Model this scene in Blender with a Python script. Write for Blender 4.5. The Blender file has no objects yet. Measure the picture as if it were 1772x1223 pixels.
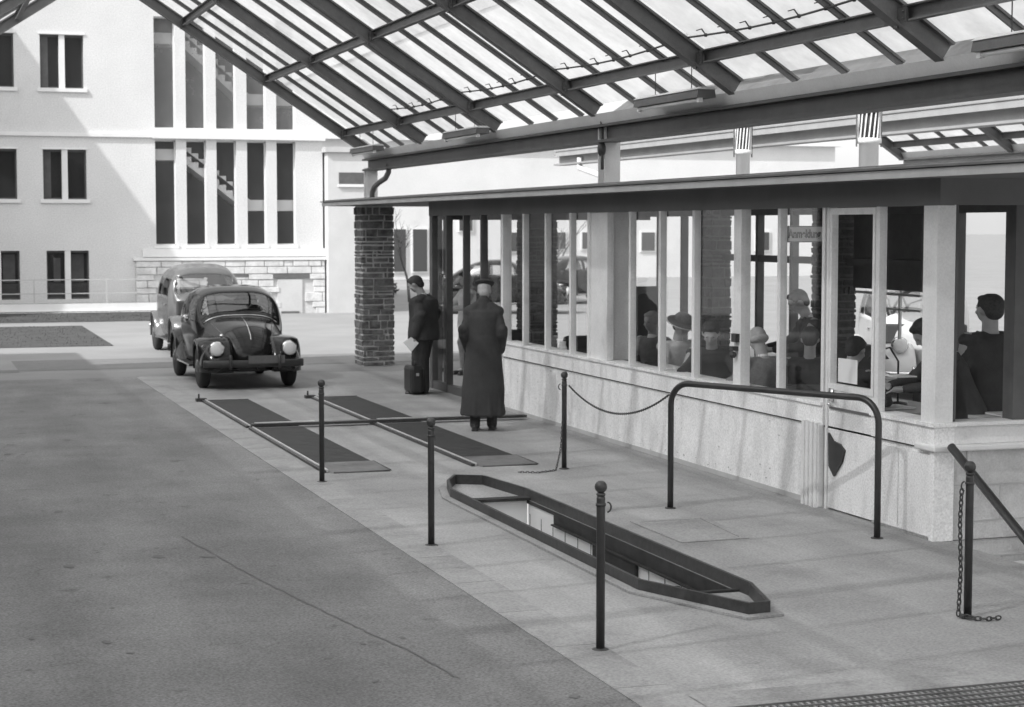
import bpy, bmesh, math, random
from mathutils import Vector, Matrix
from mathutils.noise import noise as pnoise
random.seed(7)
R = math.radians
S = bpy.context.scene
# ------------------------------------------------------------------ camera
cam_d = bpy.data.cameras.new('camera'); cam = bpy.data.objects.new('camera', cam_d)
S.collection.objects.link(cam); S.camera = cam
cam_d.sensor_width = 36.0; cam_d.lens = 36.0 * 3150 / 1772
cam_d.clip_start = 0.05; cam_d.clip_end = 2000
cam_d.dof.use_dof = True; cam_d.dof.focus_distance = 12.5; cam_d.dof.aperture_fstop = 5.6
cam.location = (0, 0, 2.4)
cam.rotation_euler = (R(90 - 3.986), 0, R(-18.41))
# ------------------------------------------------------------------ light
SUN_TO = Vector((-0.66, -0.285, 0.70)).normalized()
elev = math.asin(SUN_TO.z); azim = math.atan2(SUN_TO.x, SUN_TO.y)
w = bpy.data.worlds.new('World'); S.world = w; w.use_nodes = True
nt = w.node_tree; nt.nodes.clear()
sky = nt.nodes.new('ShaderNodeTexSky'); sky.sky_type = 'NISHITA'; sky.sun_disc = False
sky.sun_elevation = elev; sky.sun_rotation = azim
sky.air_density = 1.0; sky.dust_density = 4.0; sky.ozone_density = 1.0
bw = nt.nodes.new('ShaderNodeRGBToBW')
veil = nt.nodes.new('ShaderNodeMath'); veil.operation = 'ADD'; veil.inputs[1].default_value = 5.1   # thin bright overcast veil
bg = nt.nodes.new('ShaderNodeBackground'); bg.inputs['Strength'].default_value = 0.12
out = nt.nodes.new('ShaderNodeOutputWorld')
nt.links.new(sky.outputs['Color'], bw.inputs[0]); nt.links.new(bw.outputs[0], veil.inputs[0])
nt.links.new(veil.outputs[0], bg.inputs['Color']); nt.links.new(bg.outputs[0], out.inputs['Surface'])
sd = bpy.data.lights.new('sun', 'SUN'); sd.energy = 3.5; sd.angle = R(0.6); sd.color = (1, 1, 1)
sun = bpy.data.objects.new('sun', sd); S.collection.objects.link(sun)
sun.rotation_euler = SUN_TO.to_track_quat('Z', 'Y').to_euler()
S.view_settings.view_transform = 'Standard'; S.view_settings.look = 'None'
S.view_settings.gamma = 1.0; S.view_settings.exposure = 0.32
S.cycles.transparent_max_bounces = 24
S.cycles.max_bounces = 8

# ------------------------------------------------------------------ materials
def gray(name, v, rough=0.7, v2=None, scale=3.0, speck=0.0, sscale=120.0, bump=0.0, bscale=30.0, metal=0.0, spec=0.35, detail=5, stain=None):
    m = bpy.data.materials.new(name); m.use_nodes = True
    t = m.node_tree; b = t.nodes['Principled BSDF']
    b.inputs['Roughness'].default_value = rough; b.inputs['Metallic'].default_value = metal
    b.inputs['Specular IOR Level'].default_value = spec
    co = t.nodes.new('ShaderNodeTexCoord').outputs['Object']
    def mathn(op, a, c):
        n = t.nodes.new('ShaderNodeMath'); n.operation = op
        for i, q in enumerate((a, c)):
            if isinstance(q, (int, float)): n.inputs[i].default_value = q
            else: t.links.new(q, n.inputs[i])
        return n.outputs[0]
    def nz(sc, d=5):
        n = t.nodes.new('ShaderNodeTexNoise'); n.inputs['Scale'].default_value = sc; n.inputs['Detail'].default_value = d
        n.inputs['Roughness'].default_value = 0.62
        t.links.new(co, n.inputs['Vector']); return n.outputs['Fac']
    val = v
    if v2 is not None:
        mr = t.nodes.new('ShaderNodeMapRange'); mr.inputs[1].default_value = 0.32; mr.inputs[2].default_value = 0.68
        mr.inputs[3].default_value = v; mr.inputs[4].default_value = v2
        t.links.new(nz(scale, detail), mr.inputs[0]); val = mr.outputs[0]
    if speck:
        s = mathn('SUBTRACT', nz(sscale, 2), 0.5)
        s = mathn('MULTIPLY', s, speck * 2.0)
        s = mathn('ADD', s, 1.0)
        val = mathn('MULTIPLY', val, s)
    if stain:
        sc, th, amt = stain
        mr = t.nodes.new('ShaderNodeMapRange'); mr.inputs[1].default_value = th; mr.inputs[2].default_value = th + 0.07
        mr.inputs[3].default_value = 1.0; mr.inputs[4].default_value = amt
        t.links.new(nz(sc, 6), mr.inputs[0]); val = mathn('MULTIPLY', val, mr.outputs[0])
    if isinstance(val, (int, float)): b.inputs['Base Color'].default_value = (v, v, v, 1)
    else:
        cb = t.nodes.new('ShaderNodeCombineColor')
        for i in range(3): t.links.new(val, cb.inputs[i])
        t.links.new(cb.outputs[0], b.inputs['Base Color'])
    if bump:
        bn = t.nodes.new('ShaderNodeBump'); bn.inputs['Strength'].default_value = bump; bn.inputs['Distance'].default_value = 0.02
        t.links.new(nz(bscale, 4), bn.inputs['Height']); t.links.new(bn.outputs[0], b.inputs['Normal'])
    return m

def streaks(m, amt, sx=1.1, sy=0.10, th=0.42, sz=1):
    t = m.node_tree; b = t.nodes['Principled BSDF']; src = b.inputs['Base Color'].links[0].from_socket
    tc = t.nodes.new('ShaderNodeTexCoord'); mp = t.nodes.new('ShaderNodeMapping'); mp.inputs['Scale'].default_value = (sx, sy, sz); mp.inputs['Rotation'].default_value = (0,0,R(6))
    nz = t.nodes.new('ShaderNodeTexNoise'); nz.inputs['Scale'].default_value = 1.6; nz.inputs['Detail'].default_value = 4
    mr = t.nodes.new('ShaderNodeMapRange'); mr.inputs[1].default_value = th; mr.inputs[2].default_value = th+0.2; mr.inputs[3].default_value = amt; mr.inputs[4].default_value = 1.08
    mx = t.nodes.new('ShaderNodeVectorMath'); mx.operation = 'SCALE'
    t.links.new(tc.outputs['Object'], mp.inputs[0]); t.links.new(mp.outputs[0], nz.inputs['Vector']); t.links.new(nz.outputs['Fac'], mr.inputs[0])
    t.links.new(src, mx.inputs[0]); t.links.new(mr.outputs[0], mx.inputs['Scale']); t.links.new(mx.outputs[0], b.inputs['Base Color'])

def glass(name, tint=0.92, refl=0.10, diffuse=0.0, dv=0.9, trans=False, rough=0.03):
    m = bpy.data.materials.new(name); m.use_nodes = True; t = m.node_tree; t.nodes.clear()
    o = t.nodes.new('ShaderNodeOutputMaterial'); tr = t.nodes.new('ShaderNodeBsdfTransparent'); tr.inputs[0].default_value = (tint, tint, tint, 1)
    gl = t.nodes.new('ShaderNodeBsdfGlossy'); gl.inputs['Roughness'].default_value = rough
    lw = t.nodes.new('ShaderNodeLayerWeight'); lw.inputs['Blend'].default_value = 0.12
    mm = t.nodes.new('ShaderNodeMath'); mm.operation = 'MULTIPLY_ADD'; mm.inputs[1].default_value = 0.7 if refl > 0.05 else 0.14; mm.inputs[2].default_value = refl * 0.4
    t.links.new(lw.outputs['Fresnel'], mm.inputs[0])
    mx = t.nodes.new('ShaderNodeMixShader'); t.links.new(mm.outputs[0], mx.inputs[0])
    t.links.new(tr.outputs[0], mx.inputs[1]); t.links.new(gl.outputs[0], mx.inputs[2])
    last = mx
    if diffuse:
        df = t.nodes.new('ShaderNodeBsdfTranslucent' if trans else 'ShaderNodeBsdfDiffuse')
        nz = t.nodes.new('ShaderNodeTexNoise'); nz.inputs['Scale'].default_value = 2.4; nz.inputs['Detail'].default_value = 9; nz.inputs['Roughness'].default_value = 0.7
        tc = t.nodes.new('ShaderNodeTexCoord'); t.links.new(tc.outputs['Object'], nz.inputs['Vector'])
        mr = t.nodes.new('ShaderNodeMapRange'); mr.inputs[1].default_value = 0.3; mr.inputs[2].default_value = 0.7
        mr.inputs[3].default_value = dv * 0.70; mr.inputs[4].default_value = dv
        t.links.new(nz.outputs['Fac'], mr.inputs[0]); t.links.new(mr.outputs[0], df.inputs['Color'])
        m2 = t.nodes.new('ShaderNodeMixShader'); m2.inputs[0].default_value = diffuse
        t.links.new(mx.outputs[0], m2.inputs[1]); t.links.new(df.outputs[0], m2.inputs[2]); last = m2
    t.links.new(last.outputs[0], o.inputs['Surface']); return m

M = {}
M['concrete'] = gray('concrete', 0.31, 0.75, 0.41, 0.9, 0.5, 55, 0.15, 60, stain=(0.55, 0.56, 0.86), detail=8)
M['yard'] = gray('yard_paving', 0.23, 0.8, 0.28, 0.5, 0.3, 60)
M['kerb'] = gray('kerb_concrete', 0.28, 0.75, 0.37, 2.0, 0.5, 55, stain=(1.5,0.56,0.85))
M['asphalt'] = gray('asphalt', 0.185, 0.82, 0.265, 0.8, 0.8, 60, 0.25, 140, stain=(2.6, 0.62, 0.72), detail=8, spec=0.3)
M['greystrip'] = gray('grey_strip_tone', 0.16, 0.8, 0.20, 4, 0.3, 40)
M['facing'] = gray('gutter_facing_paint', 0.30, 0.6, 0.36, 3, 0.1)
M['wing'] = gray('shade_wing_tone', 0.24, 0.9, 0.30, 2)  # tone of the added unseen wing, darkened to cut its bounce light
M['crack'] = gray('dark_tar', 0.145, 0.8, 0.19, 6)
M['lawn'] = gray('lawn', 0.050, 0.95, 0.075, 2, 0.3, 60, 0.3, 80)
M['plaster'] = gray('white_plaster', 0.60, 0.85, 0.68, 0.5, 0.30, 30, 0.2, 60, stain=(0.35, 0.58, 0.93), detail=9)
M['plaster2'] = gray('pale_plaster', 0.52, 0.85, 0.60, 1.2, 0.10, 40)
M['trim'] = gray('white_trim', 0.70, 0.6, 0.76, 3, 0.05, 60)
M['wallpaint'] = gray('painted_wall', 0.74, 0.6, 0.84, 1.8, 0.4, 60, stain=(1.6, 0.60, 0.88), detail=7)
M['frame'] = gray('frame_paint', 0.70, 0.5, 0.80, 3, 0.14, 60, stain=(4, 0.60, 0.88))
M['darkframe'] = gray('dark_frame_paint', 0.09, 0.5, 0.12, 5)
M['steel'] = gray('canopy_steel', 0.10, 0.5, 0.14, 4, 0.2, 60, spec=0.5)
M['beamsteel'] = gray('dark_beam_steel', 0.05, 0.5, 0.075, 4, 0.2, 60, spec=0.5)
M['steel_light'] = gray('pale_gutter_steel', 0.66, 0.5, 0.74, 2.5, 0.1, 50, spec=0.5)
M['fascia'] = gray('fascia_metal', 0.42, 0.5, 0.52, 3, 0.1)
M['soffit'] = gray('soffit_board', 0.15, 0.8, 0.18, 2)
M['roofing'] = gray('roofing_felt', 0.22, 0.9, 0.30, 4)
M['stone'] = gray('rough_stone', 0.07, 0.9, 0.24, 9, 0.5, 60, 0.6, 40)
M['darkstone'] = gray('shaded_stone', 0.035, 0.9, 0.09, 9, 0.5, 60, 0.6, 40)  # shade of the back pillars put into a darker copy of the stone
M['darkmortar'] = gray('shaded_mortar', 0.10, 0.9, 0.14, 20)  # mortar copy darkened for the same shade on the back pillars
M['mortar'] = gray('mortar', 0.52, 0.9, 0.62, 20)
M['palestone'] = gray('pale_ashlar', 0.50, 0.85, 0.72, 4, 0.25, 40, 0.4, 30)
M['block'] = gray('block_wall', 0.46, 0.85, 0.66, 3.5, 0.25, 60, 0.3, 40)
M['joint'] = gray('dark_joint', 0.06, 0.9)
M['black'] = gray('black_paint', 0.03, 0.4, 0.045, 6, spec=0.5)
M['ironblack'] = gray('black_iron', 0.035, 0.45, 0.06, 20, 0.2, 90, spec=0.5)
M['rubber'] = gray('rubber', 0.03, 0.8)
M['ramp'] = gray('ramp_steel', 0.14, 0.6, 0.20, 5, 0.35, 90)
M['plate'] = gray('checker_plate', 0.035, 0.7, 0.055, 5, 0.35, 90)
M['brightmetal'] = gray('worn_metal', 0.55, 0.35, 0.7, 12, metal=0.6)
M['chrome'] = gray('chrome', 0.75, 0.12, metal=1.0)
M['lampglass'] = gray('lamp_lens', 0.75, 0.5, spec=0.8)
M['carpaint'] = gray('dark_car_paint', 0.012, 0.12, 0.016, 3, spec=0.42)
M['greypaint'] = gray('grey_car_paint', 0.09, 0.22, 0.12, 3, spec=0.7)
M['lightpaint'] = gray('light_car_paint', 0.62, 0.22, spec=0.7)
M['interior'] = gray('car_interior', 0.06, 0.9)
M['tile'] = gray('white_tile', 0.92, 0.4, 0.95, 3)
M['tarry'] = gray('dark_block_tone', 0.03, 0.7, 0.05, 8)
M['floor'] = gray('linoleum', 0.16, 0.5, 0.2, 2)
M['wood'] = gray('dark_wood', 0.06, 0.5, 0.09, 8)
M['lightwood'] = gray('pale_wood', 0.45, 0.5, 0.55, 6)
M['paper'] = gray('white_paper', 0.85, 0.8)
M['skin'] = gray('skin', 0.36, 0.5, 0.42, 12)
M['hair'] = gray('dark_hair', 0.035, 0.7, 0.06, 60)
M['greyhair'] = gray('grey_hair', 0.35, 0.7, 0.5, 60)
M['suit'] = gray('dark_suit_wool', 0.042, 0.9, 0.058, 6, 0.3, 120, 0.2, 40)
M['coat'] = gray('overcoat_wool', 0.042, 0.9, 0.058, 4, 0.3, 120, 0.2, 40)
M['midcloth'] = gray('grey_cloth', 0.16, 0.9, 0.22, 12, 0.3, 90, 0.3, 12)
M['lightcloth'] = gray('light_cloth', 0.50, 0.9, 0.62, 12, 0.2, 90, 0.3, 12)
M['shirt'] = gray('white_shirt', 0.8, 0.9)
M['leather'] = gray('black_leather', 0.03, 0.4, spec=0.5)
M['bark'] = gray('bark', 0.10, 0.9, 0.2, 20)
M['leaf'] = gray('foliage', 0.06, 0.8, 0.12, 3)
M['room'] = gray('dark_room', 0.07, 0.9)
M['stair'] = gray('stair_plaster', 0.88, 0.8)
M['curtain'] = gray('net_curtain', 0.30, 0.9, 0.42, 4)
streaks(M['concrete'], 0.86); streaks(M['asphalt'], 0.88, 0.8, 0.16); streaks(M['wallpaint'], 0.93, 1, 3.2, 0.36, 1.0)
M['roofglass'] = glass('wired_roof_glass', 0.80, 0.15, 0.76, 0.80, trans=True)
M['glass'] = glass('window_glass', 0.96, 0.02)
M['farglass'] = glass('dim_window_glass', 0.60, 0.04, 0.10, 0.35)
M['stairglass'] = glass('stair_window_glass', 0.88, 0.04, 0.16, 0.40)
M['milkglass'] = glass('greyed_window_glass', 0.85, 0.04, 0.42, 0.42)
M['steel_mid'] = gray('mid_grey_steel', 0.26, 0.5, 0.32, 3, 0.1, 50)
M['carglass'] = glass('car_glass', 0.86, 0.5)

# ------------------------------------------------------------------ helpers
COL = S.collection
class MB:
    def __init__(s): s.v = []; s.f = []
    def quad(s, *p):
        n = len(s.v); s.v += [tuple(q) for q in p]; s.f.append(tuple(range(n, n + len(p)))); return s
    def box(s, x0, x1, y0, y1, z0, z1):
        if x0 > x1: x0, x1 = x1, x0
        if y0 > y1: y0, y1 = y1, y0
        if z0 > z1: z0, z1 = z1, z0
        n = len(s.v)
        s.v += [(x0,y0,z0),(x1,y0,z0),(x1,y1,z0),(x0,y1,z0),(x0,y0,z1),(x1,y0,z1),(x1,y1,z1),(x0,y1,z1)]
        s.f += [tuple(n+i for i in q) for q in ((0,3,2,1),(4,5,6,7),(0,1,5,4),(1,2,6,5),(2,3,7,6),(3,0,4,7))]
        return s
    def loft(s, rings, cap=True, close=True):
        n = len(s.v); k = len(rings[0])
        for r in rings: s.v += [tuple(p) for p in r]
        m = k if close else k - 1
        for i in range(len(rings) - 1):
            for j in range(m):
                a = n + i*k + j; b = n + i*k + (j+1) % k
                s.f.append((a, b, b + k, a + k))
        if cap and close:
            s.f.append(tuple(n + j for j in range(k))[::-1]); e = n + (len(rings)-1)*k
            s.f.append(tuple(e + j for j in range(k)))
        return s
    def tube(s, pts, r, seg=10):
        pts = [Vector(p) for p in pts]; rr = r if isinstance(r, (list, tuple)) else [r]*len(pts)
        rings = []; up = None
        for i, p in enumerate(pts):
            d = (pts[min(i+1, len(pts)-1)] - pts[max(i-1, 0)]).normalized()
            if up is None:
                up = Vector((0,0,1)) if abs(d.z) < 0.9 else Vector((1,0,0))
            a = d.cross(up).normalized(); b = a.cross(d).normalized(); up = b
            rings.append([p + (a*math.cos(2*math.pi*j/seg) + b*math.sin(2*math.pi*j/seg))*rr[i] for j in range(seg)])
        return s.loft(rings)
    def lathe(s, prof, c=(0,0,0), axis='z', seg=20):
        rings = []
        for r, h in prof:
            ring = []
            for j in range(seg):
                a = 2*math.pi*j/seg; x, y = r*math.cos(a), r*math.sin(a)
                if axis == 'z': p = (c[0]+x, c[1]+y, c[2]+h)
                elif axis == 'x': p = (c[0]+h, c[1]+x, c[2]+y)
                else: p = (c[0]+x, c[1]+h, c[2]+y)
                ring.append(p)
            rings.append(ring)
        return s.loft(rings)
    def ball(s, c, rx, ry=None, rz=None, seg=14, rot=None):
        ry = ry or rx; rz = rz or rx; rings = []; h = seg//2 + 1
        for i in range(1, h):
            t = math.pi*i/h; ring = []
            for j in range(seg):
                a = 2*math.pi*j/seg
                p = Vector((rx*math.sin(t)*math.cos(a), ry*math.sin(t)*math.sin(a), -rz*math.cos(t)))
                if rot: p = rot @ p
                ring.append(Vector(c) + p)
            rings.append(ring)
        return s.loft(rings)
    def prism(s, poly, axis, a, b):
        def P(u, v, h):
            return {'x': (h, u, v), 'y': (u, h, v), 'z': (u, v, h)}[axis]
        return s.loft([[P(u, v, a) for u, v in poly], [P(u, v, b) for u, v in poly]])
    def build(s, name, mat, parent=None, smooth=False, bevel=0):
        me = bpy.data.meshes.new(name)
        off = parent_world(parent)
        me.from_pydata([(x-off[0], y-off[1], z-off[2]) for x, y, z in s.v], [], s.f)
        bm = bmesh.new(); bm.from_mesh(me); bmesh.ops.recalc_face_normals(bm, faces=bm.faces[:])
        bm.to_mesh(me); bm.free()
        if smooth:
            for p in me.polygons: p.use_smooth = True
        me.materials.append(mat if not isinstance(mat, str) else M[mat])
        o = bpy.data.objects.new(name, me); COL.objects.link(o)
        if parent is not None: o.parent = parent
        if bevel:
            b = o.modifiers.new('bevel', 'BEVEL'); b.width = bevel; b.segments = 2; b.limit_method = 'ANGLE'
        return o
WPOS = {}
def parent_world(p):
    x = y = z = 0.0
    while p is not None:
        x += p.location.x; y += p.location.y; z += p.location.z; p = p.parent
    return (x, y, z)
def thing(name, label, cat, loc=(0,0,0), group=None):
    o = bpy.data.objects.new(name, None); COL.objects.link(o); o.location = loc
    o['label'] = label; o['category'] = cat
    if group: o['group'] = group
    o.empty_display_size = 0.2
    return o
def tag(o, label=None, cat=None, group=None, kind=None):
    if label: o['label'] = label
    if cat: o['category'] = cat
    if group: o['group'] = group
    if kind: o['kind'] = kind
    return o
def copy_tree(o, parent=None):
    c = o.copy(); COL.objects.link(c); c.parent = parent
    for ch in list(o.children): copy_tree(ch, c)
    return c
def relabel(o, label): o['label'] = label; return o

# ------------------------------------------------------------------ ground
def sheet_with_holes(name, outer, holes, z, mat):
    bm = bmesh.new(); edges = []
    for poly in [outer] + holes:
        vs = [bm.verts.new((x, y, z)) for x, y in poly]
        for i in range(len(vs)): edges.append(bm.edges.new((vs[i], vs[(i+1) % len(vs)])))
    bmesh.ops.triangle_fill(bm, edges=edges, use_beauty=True)
    for f in bm.faces:
        if f.normal.z < 0: f.normal_flip()
    me = bpy.data.meshes.new(name); bm.to_mesh(me); bm.free(); me.materials.append(M[mat])
    o = bpy.data.objects.new(name, me); COL.objects.link(o); o['kind'] = 'structure'; return o
PIT = [(4.56,10.80),(5.15,10.80),(5.15,15.05),(4.56,15.05)]
WELL = [(7.50,3.0),(9.4,3.0),(9.4,12.03),(7.42,12.03),(7.50,11.95)]
sheet_with_holes('ground', [(-300,-200),(400,-200),(400,500),(-300,500)], [PIT, WELL], 0.0, 'yard')
sheet_with_holes('pavement', [(3.5,-8),(40,-8),(40,29.4),(3.5,29.4)], [PIT, WELL], 0.004, 'concrete')
MB().quad((-30,-8,0.004),(3.5,-8,0.004),(3.5,29.4,0.004),(-30,29.4,0.004)).build('road', 'asphalt')['kind'] = 'structure'
kb = MB()
for i in range(38): kb.box(3.44, 3.74, -8+i*0.98, -8+i*0.98+0.972, -0.05, 0.010)
kb.build('kerb', 'kerb')['kind'] = 'structure'
def strip(name, x0, x1, y0, y1, z, mat):
    o = MB().quad((x0,y0,z),(x1,y0,z),(x1,y1,z),(x0,y1,z)).build(name, mat); o['kind'] = 'structure'; return o
strip('grey_strip', 1.75, 11.2, 31.2, 33.6, 0.004, 'greystrip')  # one flat grey strip across the lane beyond the canopy
strip('gutter_line', -30, 1.75, 30.9, 31.5, 0.004, 'greystrip')
strip('sill_strip', 3.75, 7.5, 8.12, 8.42, 0.009, 'kerb')
def ribbon(name, pts, w0, mat, z, seed=1):
    rnd = random.Random(seed); m = MB(); L = []
    for (xa,ya),(xb,yb) in zip(pts, pts[1:]):
        for i in range(14):
            t = i/14; L.append((xa+(xb-xa)*t+rnd.uniform(-1,1)*0.012, ya+(yb-ya)*t+rnd.uniform(-1,1)*0.012))
    for i in range(len(L)-1):
        a, b = Vector(L[i]), Vector(L[i+1]); d = (b-a).normalized(); n = Vector((-d.y, d.x)); wa = w0*rnd.uniform(0.4,1.2); wb2 = w0*rnd.uniform(0.4,1.2)
        m.quad((*(a-n*wa),z),(*(b-n*wb2),z),(*(b+n*wb2),z),(*(a+n*wa),z))
    o = m.build(name, mat); o['kind'] = 'structure'; return o
ribbon('road_crack', [(1.99,14.06),(2.20,12.4),(2.45,10.85),(2.68,9.70),(2.74,9.1)], 0.008, 'crack', 0.0075, 3)
#ribbon('road_crack', [(1.30,10.75),(1.62,10.85),(2.0,11.2)], 0.02, 'crack', 0.0075, 5)
def blot(x, y, r, seed):
    rnd = random.Random(seed); n = 26; ph = [rnd.uniform(0,6.28) for _ in range(4)]
    p = []
    for i in range(n):
        a = 2*math.pi*i/n; q = r*(1+0.25*math.sin(2*a+ph[0])+0.18*math.sin(5*a+ph[1])+0.1*math.sin(9*a+ph[2])); p.append((x+q*math.cos(a), y+q*math.sin(a)*1.3, 0.0072))
    return p
rnd0 = random.Random(11); m = MB()
for i in range(60):
    m.quad(*blot(rnd0.uniform(-0.5,3.2), rnd0.uniform(7.5,22), rnd0.choice((0.012,0.02,0.03,0.045)), i))
m.build('oil_spots', 'crack')['kind'] = 'structure'
# lawns
def lawn(name, x0, x1, y0, y1, z0, z1, label):
    m = MB(); m.quad((x0,y0,z0),(x1,y0,z0),(x1,y1,z1),(x0,y1,z1)); o = m.build(name, 'lawn'); o['kind'] = 'stuff'; tag(o, label, 'lawn')
    ms = MB()
    for i in range(6000):
        u, v = random.random(), random.random(); x = x0 + (x1-x0)*u; y = y0 + (y1-y0)*v; z = z0 + (z1-z0)*v
        if x < -3: continue
        a = random.uniform(0, 6.28); h = random.uniform(0.01, 0.025); ww = 0.012
        ms.quad((x-ww*math.cos(a), y-ww*math.sin(a), z), (x+ww*math.cos(a), y+ww*math.sin(a), z), (x+0.01, y, z+h))
    q = ms.build('grass', 'lawn', o); q['kind'] = 'stuff'
lawn('lawn', -20, 3.95, 37.3, 44.3, 0.006, 0.05, 'dark mown lawn with slanting end in the sunlit yard')
# the terrace in front of the white building, with its lawn bank
MB().prism([(48.6,0),(48.6,0.36),(50.0,0.36),(50.0,0)], 'x', -20, 6.3).build('terrace', 'kerb')['kind'] = 'structure'
MB().box(-20, 6.3, 48.55, 48.60, 0.20, 0.40).box(-20, 6.3, 48.45, 48.55, 0.0, 0.18).build('terrace_edge', 'trim')['kind'] = 'structure'
lawn('lawn', -20, 6.1, 46.9, 48.45, 0.006, 0.17, 'narrow dark lawn along the foot of the terrace')

# stair well beside the reception hut
m = MB()
for i in range(9): m.box(7.52, 9.38, 11.9-0.3*(i+1), 11.9-0.3*i, -0.16*(i+1)-0.4, -0.16*(i+1))
m.box(7.52, 9.38, 3, 9.2, -1.9, -1.6)
m.box(7.44, 7.50, 3, 11.94, -1.9, -0.006).box(9.4, 9.46, 3, 12.0, -1.9, -0.006)
m.build('stair_well', 'block')['kind'] = 'structure'

# ------------------------------------------------------------------ inspection pit
pit = thing('inspection_pit', 'long open vehicle inspection pit with raised black steel rim and pointed ends', 'inspection pit', (4.85,13.0,0))
m = MB(); x0,x1,y0,y1 = 4.56,5.15,10.80,15.05; D = -1.5
m.box(x0-0.1, x0-0.002, y0, y1, D, -0.008).box(x1+0.012, x1+0.10, y0, y1, D, -0.008)
m.box(x0, x1, y0-0.1, y0-0.002, D, -0.008).box(x0, x1, y1+0.002, y1+0.1, D, -0.008).box(x0-0.1,x1+0.1,y0-0.1,y1+0.1,D-0.1,D)
m.build('pit_wall', 'tile', pit)
m = MB(); m.box(x1-0.004, x1+0.010, y0, 14.35, -0.105, -0.004).box(x1-0.004, x1+0.010, 14.35, y1, -0.03, -0.004)
m.box(x1-0.03, x1+0.008, y0, 14.35, -0.118, -0.106); m.build('ledge', 'tarry', pit)
m = MB()
for i in range(15): m.box(x1+0.008, x1+0.0125, y0+0.3*i, y0+0.3*i+0.006, D, -0.12)
m.build('tile_joint', 'steel', pit)
MB().box(x1-0.02, x1+0.011, 12.5, 13.4, -0.75, -0.119).build('dark_block', 'tarry', pit, bevel=0.01)  # plain dark block over the middle of the pit wall
MB().tube([(x1-0.05, 11.65, -0.62), (x1-0.05, 11.65, -0.2)], 0.02).ball((x1-0.05, 11.65, -0.17), 0.05).build('pit_hook', 'ironblack', pit, True)
outl = [(4.88,10.04),(5.02,10.06),(5.17,10.62),(5.17,15.15),(5.06,16.05),(4.82,16.18),(4.66,15.85),(4.53,15.3),(4.53,10.95)]
def offset_poly(poly, d):
    n = len(poly); res = []
    for i in range(n):
        p0, p, p1 = Vector(poly[i-1]), Vector(poly[i]), Vector(poly[(i+1) % n])
        e1 = (p-p0).normalized(); e2 = (p1-p).normalized()
        n1 = Vector((e1.y, -e1.x)); n2 = Vector((e2.y, -e2.x)); b = (n1+n2).normalized()
        res.append(tuple(p + b*d/max(0.5, b.dot(n1))))
    return res
def rim(poly, w0, w1, z0, z1):
    m = MB(); a = offset_poly(poly, w0); b = offset_poly(poly, w1); n = len(poly)
    for i in range(n):
        j = (i+1) % n
        A, B, C, Dd = a[i], a[j], b[j], b[i]
        m.quad((*A,z1),(*B,z1),(*C,z1),(*Dd,z1)); m.quad((*A,z0),(*B,z0),(*C,z0),(*Dd,z0))
        m.quad((*A,z0),(*B,z0),(*B,z1),(*A,z1)); m.quad((*Dd,z0),(*C,z0),(*C,z1),(*Dd,z1))
    bm_o = m; return bm_o
rim(outl, -0.012, 0.012, 0.004, 0.092).build('rim', 'ironblack', pit)
rim(outl, 0.014, 0.085, 0.006, 0.022).build('flange', 'kerb', pit)
m = MB().box(x0-0.02, x1+0.008, 14.98, 15.10, 0.006, 0.03); m.build('cross_sill', 'tarry', pit)
m = MB().box(x0-0.02, x1+0.008, 10.76, 10.80, 0.006, 0.02); m.build('cross_sill', 'tarry', pit)

# hatch in the pavement
h = thing('floor_hatch', 'square floor hatch with pale frame set flush in the concrete by the pit', 'hatch', (5.83,13.1,0))
HP = [(5.57,12.6),(6.09,12.62),(6.18,13.60),(5.57,13.58)]
rim(HP, -0.03, 0.03, 0.006, 0.012).build('hatch_frame', 'kerb', h)
m = MB(); q = offset_poly(HP, -0.035); m.quad(*[(x,y,0.010) for x,y in q]); m.build('hatch_cover', 'concrete', h)

# drain grating across the lane
g = thing('floor_grating', 'dark metal grating sunk in the floor beyond the pale threshold', 'grating', (5.5,7.8,0))
m = MB()
for i in range(100): m.box(3.75+i*0.038, 3.765+i*0.038, 7.2, 8.11, 0.006, 0.016)
m.build('grate_bar', 'brightmetal', g)
MB().quad((3.75,7.2,0.0055),(7.5,7.2,0.0055),(7.5,8.11,0.0055),(3.75,8.11,0.0055)).build('grate_bed', 'plate', g)
m = MB()
for i in range(12): m.box(3.75, 7.5, 7.2+i*0.08, 7.212+i*0.08, 0.017, 0.024)
m.build('cross_bar', 'steel', g)

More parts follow.
